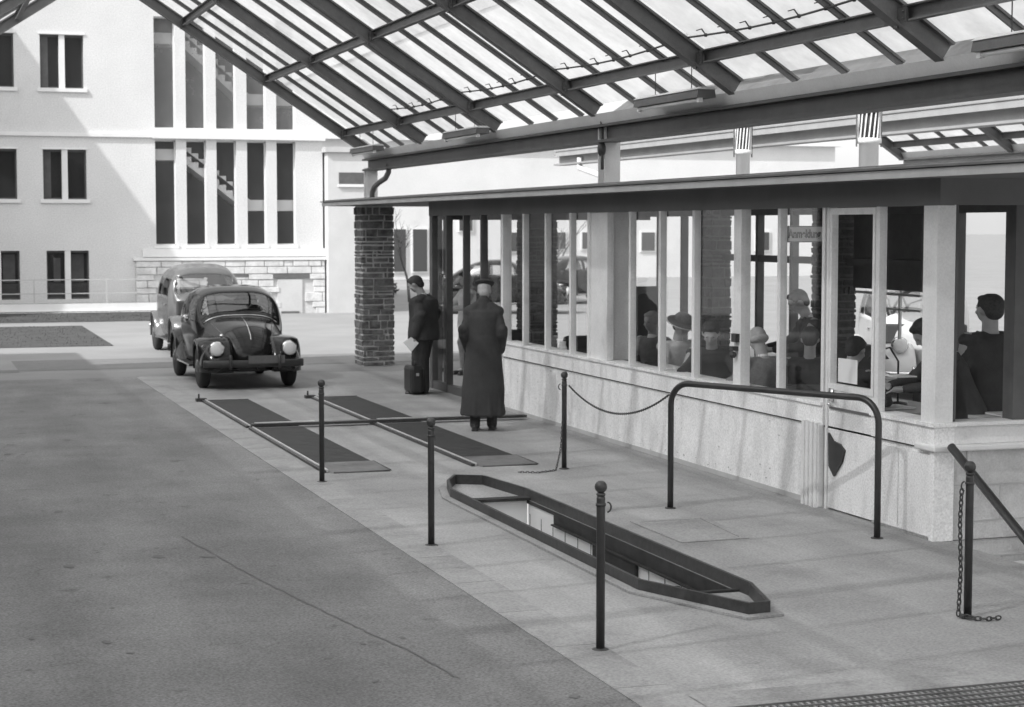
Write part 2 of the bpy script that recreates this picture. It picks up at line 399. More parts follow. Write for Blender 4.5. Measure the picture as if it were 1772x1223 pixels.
# ------------------------------------------------------------------ wheel plates
def wheel_plate(x0, x1, label):
    t = thing('wheel_plate', label, 'wheel plate', ((x0+x1)/2, 21, 0), 'pair of wheel plates in the lane')
    m = MB()
    for a, b in ((17.95, 21.30), (21.5, 24.85)):
        n = 28
        for i in range(n):
            yy = a + (b-a)*i/n; m.box(x0+0.03, x1, yy+0.006, yy+(b-a)/n-0.006, 0.006, 0.024)
    m.build('plate_slab', 'plate', t)
    m = MB()
    m.prism([(17.25,0.006),(17.94,0.024),(17.94,0.006)], 'x', x0+0.03, x1+0.03); m.build('ramp', 'ramp', t)
    MB().tube([(x0+0.05, 17.24, 0.012), (x1+0.02, 17.22, 0.012)], 0.008).tube([(x1+0.035,17.24,0.015),(x1+0.035,17.95,0.02)], 0.006).build('ramp_edge', 'steel', t, True)
    for a, b in ((17.3, 21.32), (21.48, 24.9)):
        MB().box(x0-0.012, x0+0.012, a, b, 0.006, 0.040).build('guide_rail', 'brightmetal', t, bevel=0.008)
        MB().box(x0-0.05, x0-0.014, a, b, 0.006, 0.030).build('guide_rail', 'ironblack', t)
    MB().box(x0-0.12, x0+0.02, 24.92, 25.02, 0.006, 0.05).tube([(x0-0.08,24.97,0.05),(x0-0.08,24.97,0.11)],0.012).build('anchor_bolt', 'ironblack', t)
    MB().box(x0, x1, 24.87, 24.93, 0.006, 0.03).build('end_bar', 'steel', t)
    return t
wheel_plate(3.86, 4.45, 'long dark wheel plate nearest the asphalt road')
wheel_plate(5.38, 5.98, 'long dark wheel plate nearer the glazed hut')
cb = thing('cross_rail', 'long low metal rail across both wheel plates to the hut wall', 'rail', (5.6,21.4,0))
MB().box(3.86, 7.30, 21.34, 21.46, 0.030, 0.062).build('rail_body', 'ironblack', cb)
MB().box(3.90, 4.62, 21.36, 21.44, 0.064, 0.074).build('rail_top', 'brightmetal', cb)
MB().box(5.40, 6.02, 21.36, 21.44, 0.064, 0.074).build('rail_top', 'brightmetal', cb)

# ------------------------------------------------------------------ bollards
def bollard_proto():
    t = thing('bollard', '', 'bollard', (0,0,0), 'black posts along the lane')
    MB().lathe([(0.025,0.012),(0.025,0.87),(0.022,0.885)], seg=16).build('post', 'black', t, True)
    MB().lathe([(0.02,0.885),(0.026,0.89),(0.026,0.90),(0.018,0.905)], seg=16).ball((0,0,0.938), 0.036).build('knob', 'ironblack', t, True)
    MB().lathe([(0.029,0.83),(0.029,0.845)], seg=16).build('collar', 'ironblack', t, True)
    m = MB().lathe([(0.052,0.006),(0.048,0.012),(0.03,0.018)], seg=20)
    m.build('base_plate', 'ironblack', t, True)
    m = MB()
    n = 10; pts = [(0.030+0.022*math.sin(math.pi*i/n*1.0)+0.01, 0, 0.82+0.028*math.cos(math.pi*i/n)) for i in range(n+1)]
    m.tube(pts, 0.005, 6); m.build('chain_eye', 'ironblack', t, True)
    return t
bp = bollard_proto(); spots = [((3.69,9.50), 'nearest black ball-topped post, standing beside the pit at the road edge'),
 ((3.71,13.07), 'black post at the road edge left of the pit'),
 ((3.67,16.68), 'black post at the road edge in front of the left wheel plate'),
 ((6.15,16.84), 'black post by the pale hut wall holding one end of a sagging chain'),
 ((6.14,9.59), 'black ball-topped post at right with a chain hanging down its side')]
for i, (p, lb) in enumerate(spots):
    o = bp if i == 0 else copy_tree(bp); o.location = (*p, 0); o['label'] = lb; o.rotation_euler.z = i*0.8
bpy.context.view_layer.update()
def chain(name, pts, label, pitch=0.026, r=0.0035):
    P = [Vector(p) for p in pts]; m = MB(); acc = 0; k = 0; pos = []
    for a, b in zip(P, P[1:]):
        L = (b-a).length; d = (b-a)/L; s = -acc
        while s + pitch <= L + 1e-6:
            s += pitch; pos.append((a + d*s, d)) if s > 0 else None
        acc = L - s if s < L else 0
        acc = max(0, min(pitch, acc))
    for k, (c, d) in enumerate(pos):
        up = Vector((0,0,1)) if abs(d.z) < 0.9 else Vector((1,0,0))
        a = d.cross(up).normalized(); b = a.cross(d).normalized()
        s = a if k % 2 else b; ring = []
        for j in range(9):
            t = 2*math.pi*j/8; ring.append(c + d*math.cos(t)*pitch*0.68 + s*math.sin(t)*pitch*0.36)
        m.tube(ring, r, 5)
    o = m.build(name, 'ironblack', None, True); tag(o, label, 'chain'); return o
def cat_pts(a, b, sag, n=24):
    return [tuple(a[i]+(b[i]-a[i])*t/n for i in range(2)) + (a[2]+(b[2]-a[2])*t/n - sag*4*(t/n)*(1-t/n),) for t in range(n+1)]
chain('chain', cat_pts((6.18,16.80,0.84), (6.15,14.24,0.97), 0.22), 'thin chain sagging between the post and the bent tube barrier')
chain('chain', [(6.085,9.59,0.82),(6.075,9.59,0.60),(6.08,9.58,0.3),(6.075,9.59,0.035),(6.12,9.50,0.02),(6.2,9.46,0.02),(6.30,9.47,0.02)], 'chain hanging down the side of the right post onto the concrete', 0.034, 0.005)
chain('chain', [(6.12,16.80,0.5),(6.09,16.78,0.2),(6.02,16.72,0.012),(5.8,16.62,0.012),(5.62,16.72,0.012)], 'loose chain lying on the concrete beside the post at the hut')

# bent tube barrier
A, B = Vector((6.145,14.185,0)), Vector((7.06,12.30,0)); d = (B-A).normalized(); r = 0.19; H = 1.08
t = thing('tube_barrier', 'bent black tube barrier standing before the hut door', 'barrier', tuple(A))
pts = [A, A + Vector((0,0,0.5)), A + Vector((0,0,H-r))]
for i in range(1, 9):
    a = math.pi/2*i/8; pts.append(A + d*(r - r*math.cos(a)) + Vector((0,0,H-r+r*math.sin(a))))
for i in range(0, 9):
    a = math.pi/2*(1-i/8); pts.append(B - d*(r - r*math.cos(a)) + Vector((0,0,H-r+r*math.sin(a))))
pts += [B + Vector((0,0,0.5)), B]
MB().tube(pts, 0.026, 14).build('rail_tube', 'black', t, True)
for q in (A, B): MB().lathe([(0.05,0.004),(0.045,0.012)], tuple(q)).build('foot_plate', 'ironblack', t, True)

# handrail down the steps
t = thing('stair_handrail', 'thick dark handrail sloping down beside the block wall', 'handrail', (7.46,11.5,0))
p0, p1 = Vector((7.47,11.93,0.74)), Vector((7.44,9.2,-0.75))
m = MB().tube([p0, p0.lerp(p1,0.5), p1], 0.033, 12); m.build('rail', 'black', t, True)
for k in (0.8,):
    q = p0.lerp(p1, k); MB().tube([q, (q.x+0.05, q.y, q.z-0.75)], 0.015).build('baluster', 'ironblack', t, True)

# ------------------------------------------------------------------ glass canopies
def ibeam_section(w, hgt, tf, tw):      # centred on x, top at 0
    return [(-w/2,0),(w/2,0),(w/2,-tf),(tw/2,-tf),(tw/2,-hgt+tf),(w/2,-hgt+tf),(w/2,-hgt),(-w/2,-hgt),(-w/2,-hgt+tf),(-tw/2,-hgt+tf),(-tw/2,-tf),(-w/2,-tf)]
def bar_between(m, a, b, sec, side=None):
    a, b = Vector(a), Vector(b); dd = (b-a).normalized(); s = side or dd.cross(Vector((0,0,1))).normalized(); u = s.cross(dd).normalized()
    m.loft([[p + s*x + u*y for x, y in sec] for p in (a, b)]); return m
def canopy(label, XL, XR, XM, zg, zr, y_end, bays, S_, posts_r=True, posts_l=True, split=3, beam_mat='beamsteel', goff=0.115):
    t = thing('glass_canopy', label, 'canopy', (XM, y_end, 0))
    ys = [y_end - S_*k for k in range(bays+1)]
    for k, y in enumerate(ys):
        for X in (XR, XL):
            m = MB(); bar_between(m, (XM, y, zr), (X, y, zg), ibeam_section(0.13, 0.17, 0.022, 0.03)); m.build('rafter', 'steel', t)
    for X in (XR, XL):
        sgn = 1 if X > XM else -1; ang = Vector((X-XM, 0, zg-zr)).normalized(); L = Vector((X-XM,0,zg-zr)).length
        nrm = Vector((-ang.z*sgn, 0, ang.x*sgn)); nrm = nrm if nrm.z > 0 else -nrm
        for k in range(bays):
            for j in range(1, split+1):
                y = ys[k] - S_*(j-0.0)/(split+1)
                m = MB(); o_ = nrm*0.03
                bar_between(m, Vector((XM,y,zr))+o_, Vector((X,y,zg))+o_+ang*0.14, [(-0.03,0),(0.03,0),(0.03,-0.02),(0.012,-0.02),(0.012,-0.06),(-0.012,-0.06),(-0.012,-0.02),(-0.03,-0.02)])
                m.build('glazing_bar', 'steel', t)
            m = MB(); ya, yb = ys[k]-0.002, ys[k+1]+0.002
            a0, b0 = Vector((XM,0,zr))+nrm*0.036, Vector((X,0,zg))+nrm*0.036+ang*0.03
            for (u0, u1, lift) in ((0,0.335,0.016),(0.33,0.668,0.008),(0.663,1.0,0)):
                p, q = a0.lerp(b0,u0)+nrm*lift, a0.lerp(b0,u1)+nrm*lift
                m.quad((p.x,ya,p.z),(q.x,ya,q.z),(q.x,yb,q.z),(p.x,yb,p.z))
            m.build('roof_pane', 'roofglass', t)
        for f in (0.095, 0.395, 0.70):
            c = Vector((X,0,zg)) - ang*L*f - nrm*0.02
            for k in range(bays):
                m = MB(); sec = [(-0.035,0),(0.035,0),(0.035,-0.012),(-0.022,-0.012),(-0.022,-0.11),(0.035,-0.11),(0.035,-0.122),(-0.035,-0.122)]
                bar_between(m, (c.x, ys[k]-0.07, c.z), (c.x, ys[k+1]+0.07, c.z), sec); m.build('purlin', 'steel', t)
        if X > XM and goff > 0.1:
            for f in (0.095, 0.395, 0.70):
                c = Vector((X,0,zg)) - ang*L*f - nrm*0.02
                for y in ys[:-1]:
                    m = MB()
                    for s2 in (-1, 1):
                        m.box(c.x-0.05, c.x-0.036, y+s2*0.03, y+s2*0.16, c.z-0.13, c.z-0.02)
                        m.ball((c.x-0.052, y+s2*0.12, c.z-0.05), 0.012, seg=6).ball((c.x-0.052, y+s2*0.12, c.z-0.10), 0.012, seg=6)
                    m.box(c.x-0.05, c.x-0.036, y-0.03, y+0.03, c.z-0.17, c.z-0.13); m.build('cleat', 'beamsteel', t)
        # gutter beam: pale gutter above a dark web with flanges
        m = MB(); y0, y1 = ys[-1]-0.3, ys[0]+0.10; xo = X + 0.02*sgn; zt = zg; zg = zg - goff
        m.prism([(xo-0.07*1, zg-0.115), (xo-0.13, zg+0.0), (xo-0.115, zg+0.0), (xo-0.06, zg-0.10), (xo+0.06, zg-0.10), (xo+0.115, zg+0.0), (xo+0.13, zg+0.0), (xo+0.07, zg-0.115)], 'y', y0, y1)
        m.build('gutter', 'steel_light', t)
        m = MB(); m.prism([(xo+x, zg-0.118+z) for x, z in ibeam_section(0.23, 0.205, 0.03, 0.02)], 'y', y0, y1); m.build('gutter_beam', beam_mat, t); zg = zt
    m = MB(); m.prism([(XM-0.05,zr+0.06),(XM+0.05,zr+0.06),(XM+0.05,zr-0.18),(XM-0.05,zr-0.18)], 'y', ys[-1], ys[0]); m.build('ridge_beam', 'steel', t)
    return t, ys
CAN, YS = canopy('steel framed glass canopy pitched over the asphalt lane and pit', -1.35, 7.58, 3.11, 3.79, 6.72, 30.55, 9, 3.67)
def post(X, y, z0, z1, mat='steel_light', w=0.11, par=None):
    m = MB(); m.prism([(X+x, y+z+w) for x, z in ibeam_section(w*1.7, w*2, 0.02, 0.03)], 'z', z0, z1); return m.build('post', mat, par or CAN)
post(7.66, 19.50, 2.86, 3.60, par=CAN); post(7.60, 30.50, 2.86, 3.40, par=CAN); post(7.66, 8.6, 0, 3.4, par=CAN)
MB().ball((7.53, 19.40, 3.28), 0.05, 0.05, 0.09).tube([(7.53,19.4,3.6),(7.53,19.38,3.2),(7.5,19.3,3.05)], 0.018).build('outlet', 'ironblack', CAN, True)
for y in (30.4, 19.5, 8.6, -1.0): post(-1.40, y, 0, 3.45, 'steel', par=CAN)
# downpipe with a swan neck at the far end
pp = [(7.62,29.35,3.43),(7.62,29.36,3.30),(7.60,29.5,3.20),(7.56,29.75,3.14),(7.54,30.0,3.07),(7.53,30.12,2.98),(7.53,30.14,2.86)]
MB().tube(pp, 0.045, 12).build('downpipe', 'steel', CAN, True)
# conduit with clips above the lower purlin
m = MB(); c = Vector((7.0, 0, 4.17))
for k in range(2, 9):
    a, b = YS[k-1], YS[k]
    pts_ = [(c.x, a - (a-b)*i/8, c.z - 0.05*math.sin(math.pi*i/8)) for i in range(9)]
    m.tube(pts_, 0.010, 6)
    for i in range(1, 8):
        y = pts_[i][1]; z = pts_[i][2]
        m.tube([(c.x, y, z), (c.x-0.02, y+0.05, z+0.06)], 0.007, 5).tube([(c.x-0.02, y+0.05, z+0.06), (c.x-0.05, y+0.10, z+0.05)], 0.005, 5)
        m.ball((c.x, y, z), 0.02, seg=8)
    m.box(c.x-0.06, c.x+0.06, b+0.08, b+0.22, c.z-0.05, c.z+0.05)
m.build('lighting_cable', 'ironblack', CAN, True)

CAN2, YS2 = canopy('second glass canopy behind the hut, glimpsed above its roof', 11.28, 18.3, 14.8, 3.82, 6.1, 31.0, 7, 3.67, beam_mat='steel_mid', goff=0.0)
for y in (26, 15, 6): post(18.3, y, 0, 3.5, 'steel', par=CAN2)
m = MB().box(11.14, 11.175, 4, 31.0, 3.655, 4.06); m.build('gutter_facing', 'facing', CAN2)
for z in (3.74, 3.83, 3.93): MB().box(11.125, 11.139, 4, 31.0, z, z+0.014).build('facing_joint', 'steel_mid', CAN2)
MB().tube([(11.2,29.9,3.6),(11.2,29.9,3.42),(11.3,28.7,3.2),(11.3,28.4,2.9)], 0.05, 10).build('downpipe', 'steel_light', CAN2, True)

# fluorescent troughs hung beside the gutter beam
def lamp_proto():
    t = thing('trough_lamp', '', 'lamp', (0,0,0), 'trough lamps hung along the gutter')
    MB().prism([(-0.10,0.0),(-0.085,0.075),(0.085,0.075),(0.10,0.0)], 'y', -0.80, 0.80).build('housing', 'steel', t)
    MB().prism([(-0.10,0.077),(-0.06,0.10),(0.06,0.10),(0.10,0.077)], 'y', -0.81, 0.81).build('reflector', 'steel_light', t)
    MB().tube([(-0.05,-0.74,-0.02),(-0.05,0.74,-0.02)], 0.018, 10).build('tube_light', 'trim', t, True)
    MB().box(-0.07,-0.03,-0.78,-0.73,-0.045,0.0).box(-0.07,-0.03,0.73,0.78,-0.045,0.0).build('lamp_holder', 'trim', t)
    for s in (-0.45, 0.45): MB().tube([(0,s,0.05),(0,s,0.36)], 0.005, 5).build('hanger', 'ironblack', t)
    return t
lp = lamp_proto()
for i, (y, lb) in enumerate([(16.8,'long trough lamp under the roof just right of the white gutter post'),(23.9,'long trough lamp on the gutter between the white post and the far stone pillar'),(29.5,'farthest trough lamp, above the far stone pillar'),(10.5,'nearest trough lamp at the top right edge')]):
    o = lp if i == 0 else copy_tree(lp); o.location = (7.28, y, 3.63); o['label'] = lb

# ------------------------------------------------------------------ reception hut
WX, YN, YF = 7.38, 12.03, 26.1      # front wall plane, near end, far end of the glazed part
XB = 10.95
hut = thing('reception_hut', 'flat roofed glazed reception hut with low pale wall and stone pillars', 'hut', (9.0, 20, 0))
ZS, ZT = 0.91, 2.56
m = MB().box(WX+0.03, WX+0.16, YN+0.02, 13.0, 0, 0.70).box(WX+0.03, WX+0.16, 14.12, 22.60, 0, 0.70)
m.build('low_wall', 'wallpaint', hut)
m = MB().box(WX, WX+0.18, YN, 12.98, 0.712, ZS-0.03).box(WX, WX+0.18, 13.80, 22.60, 0.712, ZS-0.03)
m.box(WX-0.02, WX+0.22, YN-0.02, 12.98, ZS-0.03, ZS).box(WX-0.02, WX+0.22, 13.80, 22.62, ZS-0.03, ZS)
m.build('sill', 'wallpaint', hut)
MB().box(WX+0.02, WX+0.1, YN+0.15, 22.58, 0.698, 0.714).build('joint', 'joint', hut)
MB().box(WX+0.005, WX+0.029, YN+0.05, 12.98, 0.03, 0.66).box(WX+0.005, WX+0.029, 12.55, 12.555, 0.03, 0.66).build('wall_panel', 'wallpaint', hut)
dm = MB(); rq = random.Random(4)
for i in range(70):
    y = rq.uniform(14.3, 22.4); z = rq.choice((rq.uniform(0.03,0.12), rq.uniform(0.1,0.65))); a = rq.uniform(0.006,0.022); b = rq.uniform(0.004,0.012)
    dm.quad((WX+0.0275,y-a,z),(WX+0.0275,y,z-b),(WX+0.0275,y+a,z),(WX+0.0275,y,z+b))
dm.box(WX+0.022, WX+0.029, 14.15, 22.55, 0.005, 0.05)
dm.build('scuff_marks', 'fascia', hut)
# ribbed door post cover
m = MB()
for i in range(4): m.box(WX-0.05 + (i%2)*0.0, WX+0.028, 13.82+i*0.075, 13.82+i*0.075+0.045, 0.0, 0.735)
m.box(WX-0.03, WX+0.02, 13.81, 14.12, 0.01, 0.72)
m.build('ribbed_cover', 'frame', hut, bevel=0.004)
# mullions of the front
def mull(y, wy=0.055, dx=0.07, z0=ZS, z1=ZT+0.02, mat='frame', x=WX+0.01):
    MB().box(x, x+dx, y-wy/2, y+wy/2, z0, z1).build('mullion', mat, hut, bevel=0.004)
for y, wdt in ((12.93,.06),(14.67,.06),(16.53,.06),(17.38,.06),(18.20,.05),(20.05,.06),(20.92,.06),(21.76,.07)): mull(y, wdt)
mull(15.52, 0.16, 0.10); mull(12.14, 0.20, 0.16); mull(13.84, 0.05, 0.12, 0.0); mull(13.76, 0.04, 0.07, 0.0); mull(22.62, 0.09, 0.12, 0.0)
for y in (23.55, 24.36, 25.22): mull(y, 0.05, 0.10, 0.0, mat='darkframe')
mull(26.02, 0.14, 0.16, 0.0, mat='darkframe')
# solid pale pier under the white post
MB().box(WX+0.03, WX+0.34, 18.93, 19.42, ZS, ZT+0.02).build('pier', 'frame', hut)
mull(19.45, 0.07, 0.12); mull(18.88, 0.05, 0.08)
MB().box(WX+0.005, WX+0.13, 12.0, 26.1, ZT, ZT+0.24).build('head_beam', 'soffit', hut)
MB().box(WX+0.02, WX+0.10, 22.66, 26.0, 0.0, 0.12).box(WX+0.02, WX+0.10, 22.66, 24.3, 0.12, 0.8).build('kick_panel', 'darkframe', hut)
ge = sorted([12.17,12.93,13.72,13.87,14.67,15.45,15.59,16.53,17.38,18.20,18.86,19.49,20.05,20.92,21.76,22.58,22.67,23.55,24.36,25.22,25.95])
for a, b in zip(ge, ge[1:]):
    if (a, b) in ((13.72,13.87),(15.45,15.59),(18.86,19.49),(22.58,22.67),(12.93,13.72),(24.36,25.22)): continue
    z0 = ZS if b < 22.6 else 0.12
    MB().quad((WX+0.055,a,z0),(WX+0.055,b,z0),(WX+0.055,b,ZT),(WX+0.055,a,ZT)).build('window_pane', 'glass', hut)
# the door
dr = MB().box(WX+0.02, WX+0.06, 12.97, 13.73, 0.02, 1.03).build('door', 'wallpaint', hut)
MB().box(WX+0.01, WX+0.07, 12.97, 13.73, 1.03, 1.08).box(WX+0.01, WX+0.07, 12.97, 13.01, 1.08, 2.555).box(WX+0.01, WX+0.07, 13.69, 13.73, 1.08, 2.555).box(WX+0.01, WX+0.07, 13.01, 13.69, 2.50, 2.555).build('door_frame', 'frame', dr)
MB().box(WX+0.008, WX+0.03, 13.0, 13.70, 0.865, 0.885).build('door_rail', 'steel', dr)
MB().quad((WX+0.04,13.02,1.08),(WX+0.04,13.68,1.08),(WX+0.04,13.68,2.50),(WX+0.04,13.02,2.50)).build('door_pane', 'glass', dr)
MB().tube([(WX+0.015,13.66,1.0),(WX-0.05,13.66,1.0),(WX-0.055,13.54,1.0)], 0.012).box(WX-0.002,WX+0.012,13.63,13.69,0.93,1.04).build('door_handle', 'chrome', dr, True)
MB().ball((WX-0.012,13.66,0.905), 0.018).build('door_lock', 'chrome', dr, True)
m = MB().prism([(13.69,0.38),(13.60,0.30),(13.46,0.44),(13.42,0.54),(13.50,0.585),(13.62,0.60),(13.70,0.66)], 'x', WX+0.0, WX+0.018); m.build('dark_patch', 'black', dr)  # flat dark pointed patch on the door, not identified
MB().box(WX+0.045, WX+0.05, 13.30, 13.62, 1.10, 1.30).build('notice', 'paper', dr)
# small fittings on the thick post
MB().box(WX-0.03, WX+0.01, 15.46, 15.56, 1.32, 1.40).box(WX-0.05, WX+0.01, 15.48, 15.55, 1.24, 1.28).ball((WX-0.03,15.52,1.20),0.035,seg=10).build('bell_box', 'ironblack', hut)
# near end wall, facing the camera
m = MB(); m.box(WX+0.18, 11.0, YN+0.02, YN+0.20, -1.6, 0.69); m.build('end_wall', 'block', hut)
m = MB()
for z, off in ((0.42,0),(0.14,0.3),(-0.14,0.05),(-0.42,0.33),(-0.7,0.1)):
    m.box(WX+0.18, 11, YN+0.014, YN+0.021, z, z+0.010)
    for k in range(7):
        xx = WX+0.3+off+k*0.55
        m.box(xx, xx+0.010, YN+0.013, YN+0.021, z+0.01, z+0.28)
m.build('block_joint', 'fascia', hut)
MB().box(WX+0.0, WX+0.18, YN-0.005, YN+0.06, 0, 0.69).build('corner_post', 'wallpaint', hut, bevel=0.006)
MB().box(WX-0.03, 11.0, YN-0.06, YN+0.24, 0.695, 0.74).build('coping', 'trim', hut, bevel=0.012)
MB().box(WX+0.18, 11.0, YN+0.01, YN+0.18, 0.742, ZS-0.03).build('end_apron', 'frame', hut)
MB().box(WX+0.18, 11.0, YN-0.03, YN+0.2, ZS-0.028, ZS+0.002).build('end_sill', 'frame', hut, bevel=0.004)
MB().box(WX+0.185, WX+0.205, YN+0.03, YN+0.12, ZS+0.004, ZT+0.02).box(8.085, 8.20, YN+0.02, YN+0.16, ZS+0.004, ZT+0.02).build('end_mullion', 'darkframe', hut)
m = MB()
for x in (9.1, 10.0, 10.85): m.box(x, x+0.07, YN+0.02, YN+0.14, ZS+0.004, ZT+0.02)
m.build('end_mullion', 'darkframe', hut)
MB().box(WX+0.02, 11.0, YN+0.005, YN+0.15, ZT+0.005, ZT+0.235).build('end_head', 'soffit', hut)
MB().quad((WX+0.2,YN+0.07,ZS),(8.09,YN+0.07,ZS),(8.09,YN+0.07,ZT),(WX+0.2,YN+0.07,ZT)).build('window_pane', 'glass', hut)
MB().quad((8.2,YN+0.07,ZS),(10.9,YN+0.07,ZS),(10.9,YN+0.07,ZT),(8.2,YN+0.07,ZT)).build('window_pane', 'glass', hut)
# flat roof with overhang
XE = 6.93; YR = 31.35
MB().box(XE+0.03, 11.12, 9.6, YR-0.03, 2.805, 2.85).build('roof_slab', 'roofing', hut)
MB().box(XE+0.04, 11.1, 9.62, YR-0.04, 2.765, 2.80).build('soffit', 'soffit', hut)
MB().box(XE, XE+0.035, 9.55, YR, 2.755, 2.815).box(XE, 11.15, YR-0.035, YR, 2.755, 2.815).box(XE, 11.15, 9.55, 9.585, 2.755, 2.815).build('fascia', 'fascia', hut)
MB().box(XE-0.03, XE+0.10, 9.52, YR+0.03, 2.822, 2.838).build('drip_edge', 'steel', hut)
MB().tube([(XE+0.06,9.6,2.85),(XE+0.06,YR,2.85)], 0.012, 6).build('roof_wire', 'steel', hut)
# stone pillars: core of mortar with individually cut courses
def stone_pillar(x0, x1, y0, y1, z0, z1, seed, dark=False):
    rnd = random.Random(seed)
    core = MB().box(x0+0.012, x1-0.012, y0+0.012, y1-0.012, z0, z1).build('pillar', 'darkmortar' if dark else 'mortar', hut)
    m = MB(); z = z0
    while z < z1 - 0.02:
        h = rnd.choice((0.055,0.08,0.10,0.14)); h = min(h, z1-z)
        for face in range(4):
            L = (x1-x0) if face % 2 == 0 else (y1-y0); u = 0
            while u < L - 0.02:
                l = min(rnd.choice((0.07,0.12,0.2,0.28,0.38)), L-u); 
                if L-u-l < 0.05: l = L-u
                j = rnd.uniform(0.0, 0.028); g = rnd.uniform(0.008, 0.018)
                a, b = u+g, u+l-g
                if b <= a: break
                if face == 0: m.box(x0+a, x0+b, y0-j*0.6+0.004, y0+0.05, z+g, z+h-g)
                elif face == 2: m.box(x0+a, x0+b, y1-0.05, y1+j*0.6, z+g, z+h-g)
                elif face == 3: m.box(x0-j*0.6+0.004, x0+0.05, y0+a, y0+b, z+g, z+h-g)
                else: m.box(x1-0.05, x1+j*0.6, y0+a, y0+b, z+g, z+h-g)
                u += l
        z += h
    m.v = [(x+rnd.uniform(-1,1)*0.007, y+rnd.uniform(-1,1)*0.007, zz+rnd.uniform(-1,1)*0.009) for x, y, zz in m.v]
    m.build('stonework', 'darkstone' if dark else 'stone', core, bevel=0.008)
stone_pillar(7.44, 8.0, 30.5, 31.05, 0, 2.76, 1)
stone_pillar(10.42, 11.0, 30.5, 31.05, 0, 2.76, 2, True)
MB().box(10.93, 10.97, 18.1, 19.7, 1.66, 2.70).build('roller_blind', 'darkframe', hut)
MB().box(10.90,10.93,18.1,19.6,1.60,1.63).box(10.90,10.93,18.1,19.2,1.43,1.455).box(10.90,10.93,18.55,18.58,1.1,1.60).build('window_bar', 'trim', hut)
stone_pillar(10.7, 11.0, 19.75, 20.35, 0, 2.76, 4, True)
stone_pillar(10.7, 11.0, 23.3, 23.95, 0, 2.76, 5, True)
# back wall of the hut: low wall, posts, a transom
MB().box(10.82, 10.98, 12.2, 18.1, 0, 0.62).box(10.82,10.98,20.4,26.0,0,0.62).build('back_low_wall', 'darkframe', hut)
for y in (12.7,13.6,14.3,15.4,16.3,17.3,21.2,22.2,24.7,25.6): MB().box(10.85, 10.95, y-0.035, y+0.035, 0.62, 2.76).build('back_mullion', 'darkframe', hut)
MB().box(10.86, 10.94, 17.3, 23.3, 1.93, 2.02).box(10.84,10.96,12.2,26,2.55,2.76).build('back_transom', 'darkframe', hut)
MB().quad((10.9,12.2,0.62),(10.9,18.1,0.62),(10.9,18.1,2.55),(10.9,12.2,2.55)).build('window_pane', 'glass', hut)
MB().quad((10.9,20.4,0.62),(10.9,23.3,0.62),(10.9,23.3,2.55),(10.9,20.4,2.55)).build('window_pane', 'glass', hut)
# far glazed end
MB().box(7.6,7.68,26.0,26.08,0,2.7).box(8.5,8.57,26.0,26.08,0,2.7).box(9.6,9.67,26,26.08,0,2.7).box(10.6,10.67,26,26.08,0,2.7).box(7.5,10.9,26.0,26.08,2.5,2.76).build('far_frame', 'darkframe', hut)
MB().quad((8.57,26.04,0.1),(9.6,26.04,0.1),(9.6,26.04,2.5),(8.57,26.04,2.5)).quad((9.67,26.04,0.1),(10.6,26.04,0.1),(10.6,26.04,2.5),(9.67,26.04,2.5)).build('window_pane', 'glass', hut)
MB().box(7.56, 10.8, 12.25, 26.0, 0.006, 0.02).build('floor_covering', 'floor', hut)
# sign
sg = thing('hanging_sign', 'small pale sign reading Anmeldung hung inside the glass by the hut door', 'sign', (7.62, 14.5, 2.33))
MB().box(7.45, 7.80, 14.50, 14.515, 2.255, 2.40).build('sign_board', 'trim', sg)
MB().box(7.445,7.805,14.494,14.5,2.253,2.262).box(7.445,7.805,14.494,14.5,2.393,2.402).box(7.445,7.454,14.494,14.5,2.262,2.393).build('sign_edge', 'steel', sg)
MB().tube([(7.5,14.507,2.4),(7.5,14.507,2.56)],0.003,5).tube([(7.74,14.507,2.4),(7.74,14.507,2.56)],0.003,5).build('hanger', 'ironblack', sg)
fc = bpy.data.curves.new('lettering', 'FONT'); fc.body = 'Anmeldung'; fc.size = 0.098; fc.extrude = 0.001; fc.offset = 0.0042
fc.align_x = 'CENTER'; fc.align_y = 'CENTER'; fo = bpy.data.objects.new('lettering_source', fc); COL.objects.link(fo)
bpy.context.view_layer.update()
me = bpy.data.meshes.new_from_object(fo.evaluated_get(bpy.context.evaluated_depsgraph_get()))
bpy.data.objects.remove(fo); bpy.data.curves.remove(fc)
me.transform(Matrix.Rotation(R(90), 4, 'X') @ Matrix.Diagonal((0.72, 1.05, 1, 1)))
me.materials.clear(); me.materials.append(M['black'])
lo = bpy.data.objects.new('lettering', me); COL.objects.link(lo); lo.parent = sg; lo.location = (0, -0.004, -0.003)
for q in [sg] : q.location.y += 0.32; q.location.x += 0.10; q.location.z += 0.005
